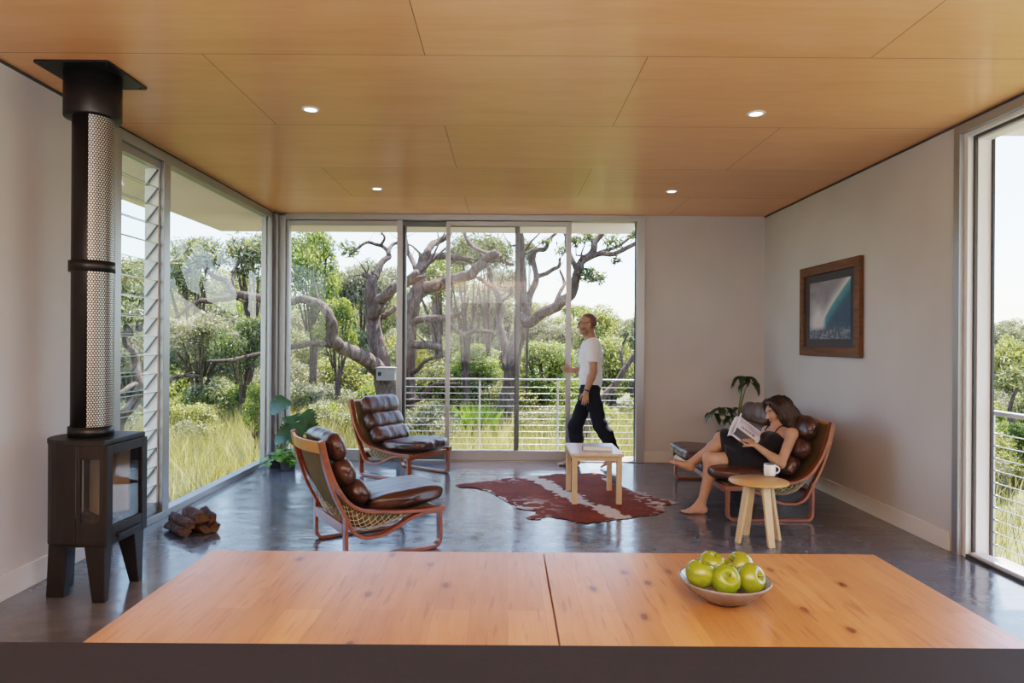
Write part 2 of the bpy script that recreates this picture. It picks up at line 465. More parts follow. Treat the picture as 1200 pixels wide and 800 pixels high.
    struct(b, 'trim_2', M['aluminium'], 'silver aluminium corner post between the glass walls', 'trim', bevel=.004)

    # ---------------- back glazing
    w = thing('window_2', 'fixed floor to ceiling pane behind the lounge chairs', 'window', (0, 0, 0), kind='structure')
    b = MB()
    b.box(-2.54, 1.605, 7.86, 8.0, H-.07, H-.001)                     # head
    b.box(-2.54, -2.505, 7.90, 7.98, .0, H-.07); b.box(-1.255, -1.19, 7.87, 7.98, 0, H-.07)
    b.box(-2.505, -1.255, 7.90, 7.96, H-.125, H-.07); b.box(-2.505, -1.255, 7.90, 7.96, 0, .125)
    b.build('window_frame', M['aluminium'], w, .003)
    b = MB(); b.quad((-2.505, 7.933, .125), (-1.255, 7.933, .125), (-1.255, 7.933, H-.125), (-2.505, 7.933, H-.125)); b.build('window_pane', M['window_glass'], w)
    b = MB(); b.box(-2.505, -1.20, 7.895, 7.90, H-.078, H-.070); b.box(-1.19, -1.16, 7.90, 7.95, .13, H-.13)
    b.build('window_seal', M['dark_seal'], w)

    def slider(name, label, xa, xb, y, sl, sr, dark=False):
        d = thing(name, label, 'door', (0, 0, 0), kind='structure')
        b = MB(); b.box(xa, xa+sl, y, y+.04, .012, H-.075); b.box(xb-sr, xb, y, y+.04, .012, H-.075)
        b.box(xa+sl, xb-sr, y, y+.04, H-.13, H-.075); b.box(xa+sl, xb-sr, y, y+.04, .012, .125)
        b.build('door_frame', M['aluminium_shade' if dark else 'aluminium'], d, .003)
        b = MB(); b.quad((xa+sl, y+.02, .125), (xb-sr, y+.02, .125), (xb-sr, y+.02, H-.13), (xa+sl, y+.02, H-.13)); b.build('door_pane', M['window_glass'], d)
        if dark:
            b = MB(); b.box(xb-sr-.012, xb-sr-.001, y-.004, y+.006, .125, H-.13); b.build('door_seal', M['dark_seal'], d)
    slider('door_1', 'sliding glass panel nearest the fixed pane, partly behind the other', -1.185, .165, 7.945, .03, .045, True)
    slider('door_2', 'sliding glass panel whose edge the walking man touches', -.69, .76, 7.885, .05, .06)
    t = thing('trim_3', 'aluminium jamb and track around the open doorway', 'door frame', kind='structure')
    b = MB(); b.box(1.51, 1.605, 7.86, 8.0, 0, H-.07); b.build('jamb', M['aluminium'], t, .003)
    b = MB(); b.box(-1.19, 1.51, 7.87, 8.0, 0, .012); b.build('track', M['aluminium'], t)
    b = MB(); b.box(1.50, 1.51, 7.93, 7.95, .01, H-.08); b.build('seal', M['dark_seal'], t)

    # ---------------- right glazing (open doorway to the side balcony)
    t = thing('door_3', 'aluminium frame of the tall opening in the side wall', 'door frame', kind='structure')
    b = MB(); b.box(XR-.012, XR+.02, 4.50, 4.56, 0, H-.015); b.box(XR-.012, XR+.03, 1.2, 4.50, H-.075, H-.015)
    b.box(XR-.0, XR+.12, 1.2, 1.26, 0, H-.02)
    b.build('frame', M['aluminium'], t, .002)
    b = MB(); b.box(XR+.02, XR+.06, 4.465, 4.56, .0, H-.04); b.box(XR+.02, XR+.06, 1.26, 4.465, H-.10, H-.04)
    b.build('inner_frame', M['galvanised'], t, .002)
    b = MB(); b.box(XR+.055, XR+.075, 4.445, 4.56, 0, H-.06); b.box(XR+.155, XR+.168, 4.42, 4.56, 0, H-.06); b.box(XR+.02, XR+.04, 1.26, 4.465, .0, .02)
    b.box(XR+.05, XR+.075, 1.26, 4.445, H-.115, H-.05)
    b.build('seal', M['dark_seal'], t)
    b = MB(); b.box(XR+.07, XR+.16, 4.44, 4.56, 0, H-.05); b.box(XR+.07, XR+.16, 1.26, 4.44, H-.13, H-.05); b.box(XR+.045, XR+.13, 1.26, 4.45, -.02, .035)
    b.build('jamb', M['white_jamb'], t, .003)

    # ---------------- balconies
    b = MB(); b.box(-1.35, 1.68, 8.0, 8.47, -.20, -.03); struct(b, 'deck', M['deck_timber'], 'narrow timber balcony deck outside the sliding doors', 'deck')
    b = MB(); b.box(XR+.13, XR+.40, 1.0, 4.66, -.25, -.06); struct(b, 'deck_side', M['deck_timber'], 'narrow timber balcony deck outside the side opening', 'deck')
    r = thing('balcony_railing', 'steel cable balustrade outside the back sliding doors', 'railing')
    b = MB(); b.box(-1.26, 1.64, 8.385, 8.435, .912, .930); b.build('rail', M['steel_post'], r, .004)
    for x in (-1.235, -.31, .655, 1.60):
        b = MB(); b.box(x-.009, x+.009, 8.39, 8.43, -.03, .912); b.build('post', M['galvanised'], r, .003)
    for i in range(11):
        z = .045 + i*.078
        b = MB(); b.tube([(-1.24, 8.41, z), (1.61, 8.41, z)], .0024, 6); b.build('cable', M['cable_steel'], r)
    r = thing('balcony_railing', 'steel cable balustrade outside the side opening', 'railing')
    b = MB(); b.box(XR+.21, XR+.26, 1.0, 4.64, .925, .955); b.build('rail', M['steel_post'], r, .004)
    b = MB(); b.box(XR+.215, XR+.235, 4.575, 4.635, -.06, .925); b.build('post', M['steel_post'], r, .002)
    b = MB(); b.box(XR+.236, XR+.30, 4.59, 4.62, -.06, .915); b.build('post', M['galvanised'], r, .002)
    b = MB(); b.box(XR+.215, XR+.27, 1.05, 1.10, -.06, .925); b.build('post', M['steel_post'], r, .002)
    for i in range(10):
        z = .06 + i*.082
        b = MB(); b.tube([(XR+.262, 1.08, z), (XR+.262, 4.59, z)], .0035, 6); b.tube([(XR+.262, 4.50, z), (XR+.262, 4.59, z)], .0075, 6)
        b.build('cable', M['dark_seal'] if i < 0 else M['steel_post'], r)

    # ---------------- downlights
    simple('downlight_ring', (.85, .85, .84), .4)
    t = NT('downlight_lens'); t.done(t.pbsdf((.9, .9, .88), .4, emit=(1, .96, .9), emit_s=6))
    for (px, py, lab) in ((364, 128, 'round recessed ceiling light near the stove flue'), (886, 133, 'round recessed ceiling light toward the picture wall, nearer the table'),
                          (442, 221, 'round recessed ceiling light above the lounge chairs'), (787, 224, 'round recessed ceiling light near the white back wall')):
        p = WZ(px, py, H)
        d = thing('downlight', lab, 'ceiling light', (p.x, p.y, H), group='recessed ceiling lights')
        b = MB(); b.lathe([(.038, -.001), (.040, -.006), (.055, -.005), (.058, 0)], 28, cap=False); b.build('ring', MATS['downlight_ring'], d)
        b = MB(); b.lathe([(.001, -.0025), (.039, -.0025)], 28, cap=False); b.build('lens', MATS['downlight_lens'], d)
# ------------------------------------------------------------------ furniture
def make_furn_mats():
    wood('red_brown_wood', (.13, .035, .012), (.28, .085, .032), 'x', 1.2, .32, .25, 10)
    wood('pale_wood', (.47, .31, .17), (.60, .43, .26), 'z', 1.0, .5, 0, 10)
    wood('pale_wood_top', (.47, .31, .18), (.61, .44, .28), 'y', 1.0, .38, .1, 10)
    wood('oak_top', (.52, .27, .10), (.64, .36, .15), 'x', 1.0, .4, .1, 10)
    wood('oak_leg', (.50, .33, .16), (.66, .46, .25), 'z', 1.0, .45, .1, 8)
    wood('frame_wood', (.055, .026, .012), (.17, .075, .032), 'y', 1.5, .6, 0, 10, .2)
    # leather
    t = NT('brown_leather'); v = t.coord('Object')
    n1 = t.noise(v, 5, 4, .6); n2 = t.noise(v, 38, 4, .6, 1.5); vo = t.n('TexVoronoi'); t.l(v, vo.inputs['Vector']); vo.inputs['Scale'].default_value = 160
    wv = t.noise(t.coord('Object', (3, 9, 3)), 2.2, 2, .45, 1.5)
    c = t.ramp(t.mix(n1.outputs[0], n2.outputs[0], .35), [(.3, (.034, .016, .012)), (.55, (.068, .031, .022)), (.75, (.115, .055, .039))])
    h = t.math('ADD', t.math('MULTIPLY', wv.outputs[0], 2.2), t.math('ADD', t.math('MULTIPLY', n2.outputs[0], .5), t.math('MULTIPLY', vo.outputs[0], .2)))
    t.done(t.pbsdf(c, .34, 0, .55, t.bump(h, .22, .012), coat=.15, coat_rough=.3))
    simple('rope_net', (.50, .45, .33), .85, var=.15)
    simple('olive_canvas', (.16, .125, .06), .9, var=.2, vscale=20, bump=.3, bscale=300)
    # dining table top
    t = NT('knotty_pine'); v = t.coord('Object')
    b = t.n('TexBrick'); t.l(t.coord('Object', rot=(0, 0, PI/2), loc=(.03, .02, 0)), b.inputs['Vector']); b.offset = .37; b.offset_frequency = 2
    for k, x in (('Scale', 1), ('Mortar Size', .0006), ('Mortar Smooth', 0), ('Bias', 0), ('Brick Width', 1.35), ('Row Height', .088)): b.inputs[k].default_value = x
    b.inputs['Color1'].default_value = (1, 1, 1, 1); b.inputs['Color2'].default_value = (.74, .68, .60, 1); b.inputs['Mortar'].default_value = (.6, .5, .4, 1)
    gr = t.noise(t.coord('Object', (22, 1.6, 22)), 2.2, 6, .6, .7); g2 = t.noise(v, 3.0, 4)
    c = t.ramp(t.mix(gr.outputs[0], g2.outputs[0], .4), [(.3, (.36, .165, .066)), (.5, (.46, .235, .105)), (.72, (.54, .31, .155))])
    c = t.mix(c, b.outputs[0], 1.0, 'MULTIPLY')
    vo = t.n('TexVoronoi'); vo.voronoi_dimensions = '2D'; t.l(t.coord('Object', (7.5, 3.6, 1)), vo.inputs['Vector']); vo.inputs['Scale'].default_value = 1.0
    nz = t.noise(v, 55, 3); d = t.math('ADD', vo.outputs['Distance'], t.math('MULTIPLY', t.math('SUBTRACT', nz.outputs[0], .5), .09))
    k1 = t.ramp(d, [(.0, 1), (.05, 1), (.075, .35), (.15, 0)])
    pick = t.ramp(t.n('SeparateColor').outputs[0], [(.5, 0), (.55, 1)])
    sepn = [n for n in t.t.nodes if n.type == 'SEPARATE_COLOR'][0]; t.l(vo.outputs['Color'], sepn.inputs[0])
    km = t.math('MULTIPLY', k1, pick)
    c = t.mix(c, (.10, .035, .015), t.math('MULTIPLY', km, .95))
    # short dark streaks along the grain
    st = t.noise(t.coord('Object', (75, 7, 1)), 1.0, 2, .4); c = t.mix(c, (.22, .09, .04), t.ramp(st.outputs[0], [(.62, 0), (.69, .6)]))
    t.done(t.pbsdf(c, .33, 0, .5, t.bump(gr.outputs[0], .03, .002), coat=.55, coat_rough=.24))
    wood('pine_leg', (.42, .22, .09), (.56, .32, .14), 'z', 1, .45)
    simple('counter_top', (.015, .019, .029), .7, var=.15, vscale=90, bump=.04, bscale=400, spec=.15)
    simple('counter_body', (.05, .05, .055), .5)
    simple('cast_iron', (.012, .0105, .011), .5, .1, var=.2, vscale=30, bump=.12, bscale=220)
    simple('flue_black', (.012, .012, .013), .42, .1, var=.1)
    simple('firebrick', (.55, .47, .36), .9, var=.15)
    glass_mat('stove_glass', (.62, .60, .56), 1.0, .02)
    # perforated steel: hexagonal pattern of bright steel seen through holes of a black sheet
    t = NT('perforated_steel'); v = t.coord('UV')
    def dots(off):
        mp = t.n('Mapping'); t.l(v, mp.inputs[0]); mp.inputs['Location'].default_value = (off, off, 0)
        fr = t.n('VectorMath'); fr.operation = 'FRACTION'; t.l(mp.outputs[0], fr.inputs[0])
        sb = t.n('VectorMath'); sb.operation = 'SUBTRACT'; t.l(fr.outputs[0], sb.inputs[0]); sb.inputs[1].default_value = (.5, .5, 0)
        ml = t.n('VectorMath'); ml.operation = 'MULTIPLY'; t.l(sb.outputs[0], ml.inputs[0]); ml.inputs[1].default_value = (1, 1.73, 0)
        ln = t.n('VectorMath'); ln.operation = 'LENGTH'; t.l(ml.outputs[0], ln.inputs[0])
        return t.math('LESS_THAN', ln.outputs['Value'], .33)
    f = t.math('MAXIMUM', dots(0), dots(.5))
    a = t.pbsdf((.014, .014, .015), .4, .2); b2 = t.pbsdf((.50, .49, .47), .4, .7)
    m = t.n('MixShader'); t.l(f, m.inputs[0]); t.l(a.outputs[0], m.inputs[1]); t.l(b2.outputs[0], m.inputs[2]); t.done(m.outputs[0])
    # logs
    t = NT('bark_log'); v = t.coord('Object', (3, 3, 3)); n = t.noise(v, 6, 6, .7, 1)
    t.done(t.pbsdf(t.ramp(n.outputs[0], [(.3, (.020, .010, .007)), (.52, (.085, .042, .027)), (.72, (.24, .14, .09))]), .9, normal=t.bump(n.outputs[0], .8, .02)))
    t = NT('split_log'); v = t.coord('Object', (6, 6, 6)); n = t.noise(v, 5, 5, .6, 1)
    t.done(t.pbsdf(t.ramp(n.outputs[0], [(.3, (.06, .022, .012)), (.6, (.15, .06, .03)), (.8, (.28, .15, .085))]), .85, normal=t.bump(n.outputs[0], .5, .01)))
    simple('log_end', (.13, .085, .06), .9, var=.35, vscale=40)
    # ceramics, fruit, paper
    t = NT('speckled_ceramic'); v = t.coord('Object'); n = t.noise(v, 160, 2); n2 = t.noise(v, 12, 3)
    c = t.mix(t.ramp(n2.outputs[0], [(.3, (.125, .13, .155)), (.7, (.20, .205, .235))]), (.12, .09, .08), t.ramp(n.outputs[0], [(.62, 0), (.7, .7)]))
    t.done(t.pbsdf(c, .22, 0, .5, coat=.3))
    simple('bowl_inside', (.25, .27, .34), .15, var=.15, coat=.4)
    t = NT('apple_skin'); v = t.coord('Object'); oi = t.n('ObjectInfo'); n = t.noise(v, 16, 4, .6); n2 = t.noise(v, 330, 1)
    c = t.ramp(n.outputs[0], [(.3, (.085, .155, .006)), (.55, (.13, .21, .010)), (.75, (.20, .27, .025))])
    c = t.mix(c, (.34, .38, .10), t.ramp(n2.outputs[0], [(.66, 0), (.72, .5)]))
    c = t.mix(c, (.24, .21, .015), t.math('MULTIPLY', oi.outputs['Random'], .3))
    p = t.pbsdf(c, .22, 0, .5, coat=.3); t.done(p)
    simple('stem_brown', (.10, .055, .025), .8)
    simple('mug_white', (.80, .79, .77), .18, var=.02, coat=.3)
    simple('mug_inside', (.06, .08, .12), .2)
    simple('coffee', (.03, .015, .008), .1)
    simple('paper', (.78, .76, .72), .7, var=.05)
    simple('mat_board', (.055, .055, .065), .7, var=.05)
    attr_mat('wave_print', .35, spec=.5)
    attr_mat('cowhide', .8, bump=.3, bscale=150, spec=.12)
    attr_mat('magazine_paper', .3, spec=.5)
    simple('book_cover', (.40, .47, .52), .35, var=.25, vscale=9)
    simple('book_spine', (.10, .10, .11), .5)
    simple('pot_charcoal', (.045, .047, .052), .6, bump=.1)
    simple('pot_black', (.02, .02, .021), .5)
    simple('soil', (.03, .02, .014), .95, bump=.5)

UP = [(-.155,.775),(-.12,.63),(-.08,.52),(-.03,.43),(.024,.366),(.1,.32),(.18,.299),(.374,.275),(.55,.265),(.685,.268)]
LO = [(-.165,.77),(-.13,.60),(-.07,.42),(0,.28),(.04,.2),(.07,.165),(.12,.142),(.164,.138),(.22,.141),(.275,.153),(.35,.185),(.424,.22),(.52,.245),(.685,.247)]
def prof(P, t):
    L = [0]
    for i in range(len(P)-1): L.append(L[-1] + math.hypot(P[i+1][0]-P[i][0], P[i+1][1]-P[i][1]))
    d = t*L[-1]
    for i in range(len(P)-1):
        if d <= L[i+1] or i == len(P)-2:
            f = (d-L[i])/(L[i+1]-L[i]); return P[i][0]+f*(P[i+1][0]-P[i][0]), P[i][1]+f*(P[i+1][1]-P[i][1])
S0 = .30
def cushion_mb(cx, cz, ha, hb, tilt, y0, y1, seed, ridge=5, nu=48, nv=72, ex=2.5):
    """roll: hb half size along the tilted long direction, ha half thickness"""
    r = random.Random(seed); ph = [r.uniform(0, 6.28) for _ in range(8)]
    ct, stl = math.cos(tilt), math.sin(tilt); L = y1-y0
    def fn(u, v):
        a = 2*PI*u; e = 2/ex
        p = math.copysign(abs(math.cos(a))**e, math.cos(a))*hb; q = math.copysign(abs(math.sin(a))**e, math.sin(a))*ha
        w = 2*v-1; w = math.copysign(1-(1-abs(w))**2.4, w)
        endf = max(0, 1-abs(w)**8)**.45
        y = (y0+y1)/2 + w*L/2*(.985 + .015*math.sin(a*2+ph[0]))
        wr = 1 - .030*abs(math.sin(w*ridge*1.7+ph[1]+.6*math.sin(a+ph[2]))) - .02*math.sin(w*9+ph[3]+2*a)
        # pinch near the piping seams at ends
        if abs(w) > .8: wr *= 1 - .04*math.sin((abs(w)-.8)/.2*PI)
        p *= endf*wr; q *= endf*wr
        x = cx + p*ct - q*stl; z = cz + p*stl + q*ct
        return (x - S0, y, z)
    b = MB(); b.grid(fn, nu, nv, True, closed_u=True); return b

def make_lounge(name, label, cat, L, cols, loc, rz, group=None):
    M = MATS; root = thing(name, label, cat, (loc[0], loc[1], 0), rz, group)
    hw = .027
    for sgn in (-1, 1):
        y = sgn*(L/2 - hw)
        b = MB(); b.strip([(p.x, y, p.z) for p in catmull([(a-S0, 0, z) for a, z in UP], 5)], (0, 1, 0), hw, .022)
        b.build('upper_rail', M['red_brown_wood'], root, .003)
        b = MB(); b.strip([(p.x, y, p.z) for p in catmull([(a-S0, 0, z) for a, z in LO], 5)], (0, 1, 0), hw*.95, .020)
        b.build('lower_rail', M['red_brown_wood'], root, .003)
        pts = [(.655, .25), (.658, .075)] + [(.61+.048*math.cos(a), .061+.049*math.sin(a)) for a in [0-.2, -.5, -.8, -1.1, -1.35]] + [(.56, .012), (.10, .012)] + \
              [(.049-.048*math.cos(a), .061-.049*math.sin(a)) for a in [1.35, 1.1, .8, .5, .2]] + [(0, .09), (0, .30)]
        b = MB(); b.strip([(p[0]-S0, y, p[1]) for p in pts], (0, 1, 0), hw, .022); b.build('sled_leg', M['red_brown_wood'], root, .003)
    yi = L/2 - 2*hw
    b = MB(); b.box(.645-S0, .672-S0, -yi, yi, .215, .262); b.build('front_rail', M['red_brown_wood'], root, .004)
    b = MB(); b.box(-.012-S0, .012-S0, -yi, yi, .17, .235); b.build('stretcher', M['red_brown_wood'], root, .004)
    b = MB(); n = 16
    def tr(k, j): return None
    pts = [(-.150-S0 - .045*math.sin(PI*i/n), -yi + 2*yi*i/n, .725) for i in range(n+1)]
    v = []; f = []
    for p in pts:
        for dx, dz in ((-.011, -.035), (.011, -.035), (-.006, .040), (-.024, .040)): v.append((p[0]+dx, p[1], p[2]+dz))
    for i in range(n):
        for k in range(4): f.append((i*4+k, i*4+(k+1) % 4, (i+1)*4+(k+1) % 4, (i+1)*4+k))
    f += [(0,1,2,3), tuple(n*4+k for k in (3,2,1,0))]
    b._add(v, f); b.build('top_rail', M['oak_top'], root, .003)
    # hammock of canvas and net
    def ham(t, a, off=0.0):
        ux, uz = prof(UP, t); lx, lz = prof(LO, t)
        e = .65; sy = math.copysign(abs(math.sin(a))**e, a); bl = 1 - abs(math.cos(a))**e
        return (lx+(ux-lx)*bl - S0 + off*.6, sy*(L/2-hw*1.6 - off), lz + (uz-lz)*bl + off)
    b = MB(); b.grid(lambda u, v: ham(.03+.93*u, (v*2-1)*PI/2*.97, .014), 28, 25); b.build('canvas_sling', M['olive_canvas'], root, fix=False)
    b = MB(); nl = 13 if cols == 1 else 13; wrap = 1.0
    slope = .42 if cols == 1 else .9
    k = -int(nl*slope)-1
    span = .09 if cols == 1 else .09
    na = 26
    for d in (1, -1):
        t0 = -slope
        while t0 < 1.0:
            run = []
            for i in range(na+1):
                v = i/na; t = t0 + slope*(v if d > 0 else 1-v)
                if .36 <= t <= .97: run.append(ham(t, (v*2-1)*PI/2, -.003))
                else:
                    if len(run) > 1: b.tube(run, .0024, 4, cap=False)
                    run = []
            if len(run) > 1: b.tube(run, .0024, 4, cap=False)
            t0 += .038
    b.build('net', M['rope_net'], root, fix=False)
    # cushions
    bt = math.atan2(.40, -.175)
    cw = (2*yi - .004)/cols
    for c in range(cols):
        y0 = -yi + c*cw + .006; y1 = y0 + cw - .012; sd = c*10 + int(abs(loc[0])*100)
        cushion_mb(-.030, .712, .066, .098, bt, y0, y1, sd+1).build('back_cushion', M['brown_leather'], root)
        cushion_mb(.028, .548, .070, .096, bt+.03, y0, y1, sd+2).build('back_cushion', M['brown_leather'], root)
        cushion_mb(.122, .410, .072, .094, bt+.25, y0, y1, sd+3).build('back_cushion', M['brown_leather'], root)
        cushion_mb(.475, .334, .062, .285, math.radians(4), y0, y1, sd+4, nu=80, ex=3.2).build('seat_cushion', M['brown_leather'], root)
    return root

def build_furniture():
    M = MATS
    make_lounge('lounge_chair', 'brown leather lounge chair facing the room, farther from the dining table', 'lounge chair', .66, 1, (-1.06, 7.13), math.radians(-34), 'leather sling lounge chairs')
    make_lounge('lounge_chair', 'brown leather sling lounge chair seen from its canvas back, nearest the dining table', 'lounge chair', .66, 1, (-.90, 4.68), math.radians(32.7), 'leather sling lounge chairs')
    make_lounge('leather_sofa', 'two seat brown leather sling sofa the woman sits on', 'sofa', 1.68, 2, (2.10, 6.14), PI)

    # ---- dining table
    t = thing('dining_table', 'long knotty pine dining table in front of the dark counter', 'table', (.118, 1.60, 0))
    x0, x1, y0, y1 = -.89-.118, 1.127-.118, 1.115-1.60, 2.08-1.60
    b = MB(); b.box(x0, .0005, y0, y1, .712, .75); b.build('table_top', M['knotty_pine'], t, .003)
    b = MB(); b.box(.0035, x1, y0, y1, .712, .75); b.build('table_top', M['knotty_pine'], t, .003)
    b = MB(); b.box(x0+.08, x1-.08, y0+.06, y0+.08, .62, .712); b.box(x0+.08, x1-.08, y1-.08, y1-.06, .62, .712); b.build('apron', M['pine_leg'], t)
    for xx in (x0+.07, x1-.07):
        for yy in (y0+.07, y1-.07):
            b = MB(); b.hexa([(xx-.025, yy-.025, 0), (xx+.025, yy-.025, 0), (xx+.025, yy+.025, 0), (xx-.025, yy+.025, 0)], [(xx-.035, yy-.035, .712), (xx+.035, yy-.035, .712), (xx+.035, yy+.035, .712), (xx-.035, yy+.035, .712)])
            b.build('leg', M['pine_leg'], t, .003)
    # ---- counter
    t = thing('kitchen_counter', 'dark grey kitchen counter top along the bottom edge', 'counter', (.1, .77, 0))
    b = MB(); b.box(-1.75, 1.75, -.33, .337, .862, .90); b.build('worktop', M['counter_top'], t, .002)
    b = MB(); b.box(-1.72, 1.72, -.30, .325, 0, .862); b.build('cabinet_body', M['counter_body'], t)

    # ---- bowl and apples
    bc = Vector((.550, 1.700, .75))
    t = thing('fruit_bowl', 'grey speckled ceramic bowl full of apples on the table', 'bowl', bc)
    b = MB(); b.lathe([(.0005, 0), (.044, 0), (.048, .004), (.070, .015), (.094, .034), (.108, .050), (.1115, .056), (.110, .0575), (.1065, .056)], 56, cap=False); b.build('outer_shell', M['speckled_ceramic'], t)
    b = MB(); b.lathe([(.1066, .0561), (.102, .050), (.088, .035), (.064, .018), (.040, .010), (.0005, .009)], 56, cap=False); b.build('inner_glaze', M['bowl_inside'], t)
    def apple(px, py, Y, rx, ry, lab, r=.0365):
        p = W(px, py, Y); a = thing('green_apple', lab, 'apple', p, group='green apples in the bowl')
        prf = []
        for i in range(25):
            th = PI*i/24
            rr = r*math.sin(th)**.92*(1+.06*math.cos(th)); z = r*.93*math.cos(th)
            z -= r*.34*math.exp(-(rr/(r*.30))**2) if th < PI/2 else -r*.22*math.exp(-(rr/(r*.24))**2)
            prf.append((max(rr, .0003), z))
        b = MB(); R = Euler((rx, ry, .6*px)).to_matrix()
        b.lathe(prf[::-1], 30, R=R, cap=False); o = b.build('skin', M['apple_skin'], a)
        b = MB(); b.tube([R @ Vector((0, 0, r*.58)), R @ Vector((.001, 0, r*.8)), R @ Vector((.004, .001, r*1.0))], [.0012, .0012, .0018], 6); b.build('stem', M['stem_brown'], a)
    apple(820.7, 672, 1.675, .15, -.2, 'green apple at the left end of the bowl, in front of another', .0365)
    apple(834.5, 661.5, 1.755, -.3, .1, 'green apple half hidden at the back left of the bowl', .0355)
    apple(866.5, 663.5, 1.755, .9, .2, 'green apple at the back right of the bowl', .0375)
    apple(850, 679, 1.652, .5, -.9, 'green apple at the middle front of the bowl', .0365)
    apple(879, 677.5, 1.672, .4, 1.1, 'green apple at the right front of the bowl', .0365)

    # ---- round stool and mug
    sx, sy = 1.784, 4.79
    t = thing('side_table', 'small round oak side table beside the sofa, holding a mug', 'side table', (sx, sy, 0))
    b = MB(); b.lathe([(.001, .408), (.192, .408), (.200, .413), (.203, .420), (.200, .428), (.001, .430)], 56, cap=False); b.build('table_top', M['oak_top'], t)
    for ang in (-100, -10, 80, 170):
        a = math.radians(ang + 22); d = Vector((math.cos(a), math.sin(a), 0)); n = Vector((-d.y, d.x, 0))
        tp = d*.085 + Vector((0, 0, .409)); bt = d*.158; h1, h2 = n*.030, n*.024; w1, w2 = d*.012, d*.011
        b = MB(); b.hexa([bt-h2-w2, bt+h2-w2, bt+h2+w2, bt-h2+w2], [tp-h1-w1, tp+h1-w1, tp+h1+w1, tp-h1+w1]); b.build('leg', M['oak_leg'], t, .003)
    mp = WZ(902, 557, .43)
    t = thing('coffee_mug', 'white mug with a dark inside on the round side table', 'mug', (mp.x, mp.y, .4305))
    b = MB(); b.lathe([(.0005, 0), (.036, 0), (.040, .004), (.0415, .03), (.0415, .082), (.0405, .0835), (.039, .082)], 36, cap=False); b.build('mug_body', M['mug_white'], t)
    b = MB(); b.lathe([(.0391, .082), (.0385, .04), (.036, .008), (.0005, .007)], 36, cap=False); b.build('mug_inside', M['mug_inside'], t)
    b = MB(); b.lathe([(.0005, .062), (.0387, .062)], 36, cap=False); b.build('coffee', M['coffee'], t)
    b = MB(); b.tube([(.040+.030*math.sin(a), 0, .042+.026*math.cos(a)) for a in [PI*k/10 for k in range(11)]], .0055, 10); b.build('handle', M['mug_white'], t)

    # ---- coffee table
    t = thing('coffee_table', 'pale plywood coffee table on the cowhide with a book on it', 'coffee table', (.79, 6.10, 0))
    b = MB(); b.box(-.225, .225, -.315, .315, .412, .440); b.build('table_top', M['pale_wood_top'], t, .008, 3)
    for xx in (-.19, .19):
        for yy in (-.27, .275):
            b = MB(); b.box(xx-.022, xx+.022, yy-.026, yy+.026, 0, .412); b.build('leg', M['pale_wood'], t, .006)
    b = MB(); b.box(-.168, .168, -.285, -.262, .375, .411); b.box(-.168, .168, .262, .285, .375, .411); b.box(-.2, -.18, -.24, .245, .375, .411); b.box(.18, .2, -.24, .245, .375, .411)
    b.build('apron', M['pale_wood'], t)
    bk = W(699, 528, 6.02)
    t = thing('hardback_book', 'thick hardback book lying on the coffee table', 'book', (.825, 6.04, .4405), math.radians(-8))
    b = MB(); b.box(-.125, .12, -.088, .088, .004, .034); b.build('pages', M['paper'], t)
    b = MB(); b.box(-.13, .126, -.094, .094, .034, .0385); b.box(-.13, .126, -.094, .094, 0, .004); b.build('cover', M['book_cover'], t, .001)
    b = MB(); b.box(-.133, -.128, -.094, .094, 0, .0385); b.build('spine', M['book_spine'], t, .001)

    # ---- cowhide
    crop = [(50,540),(120,530),(240,515),(330,505),(345,500),(400,500),(430,500),(480,492),(540,495),(600,490),(640,487),(695,497),(690,515),(705,530),(760,545),(820,570),(880,580),(900,595),(960,605),(1000,615),(985,622),(940,625),(945,650),(910,665),(830,675),(770,685),(730,690),(690,695),(610,705),(560,700),(530,690),(470,680),(440,675),(410,685),(380,690),(345,680),(380,665),(400,650),(370,648),(310,640),(300,625),(270,615),(230,590),(190,568),(140,555),(60,550)]
    poly = np.array([WZ(520+x/3.637, 420+y/3.637, 0)[:2] for x, y in crop])
    spine = np.array([WZ(520+x/3.637, 420+y/3.637, 0)[:2] for x, y in [(350,500),(430,535),(520,582),(620,625),(770,685)]])
    build_rug(poly, spine)

    # ---- picture
    t = thing('framed_picture', 'framed picture of a breaking ocean wave on the right wall', 'picture', (XR, 6.285, 1.70))
    a, c = .575, .43; fw = .085
    b = MB()
    for (ya, yb, za, zb) in ((-a, a, c-fw, c), (-a, a, -c, -c+fw), (-a, -a+fw, -c+fw, c-fw), (a-fw, a, -c+fw, c-fw)): b.box(-.045, -.004, ya, yb, za, zb)
    b.build('frame', M['frame_wood'], t, .004)
    b = MB(); b.box(-.018, -.006, -a+fw, a-fw, -c+fw, c-fw); b.build('mat_board', M['mat_board'], t)
    ny, nz = 160, 130; pa, pc = .395, .270
    V, C = [], []
    rr = np.random.default_rng(3); nzg = rr.random((40, 40))
    def vn(x, y, f):
        x, y = (x*f) % 38, (y*f) % 38; i, j = int(x), int(y); u, w = x-i, y-j
        u, w = u*u*(3-2*u), w*w*(3-2*w)
        return (nzg[i, j]*(1-u)+nzg[i+1, j]*u)*(1-w) + (nzg[i, j+1]*(1-u)+nzg[i+1, j+1]*u)*w
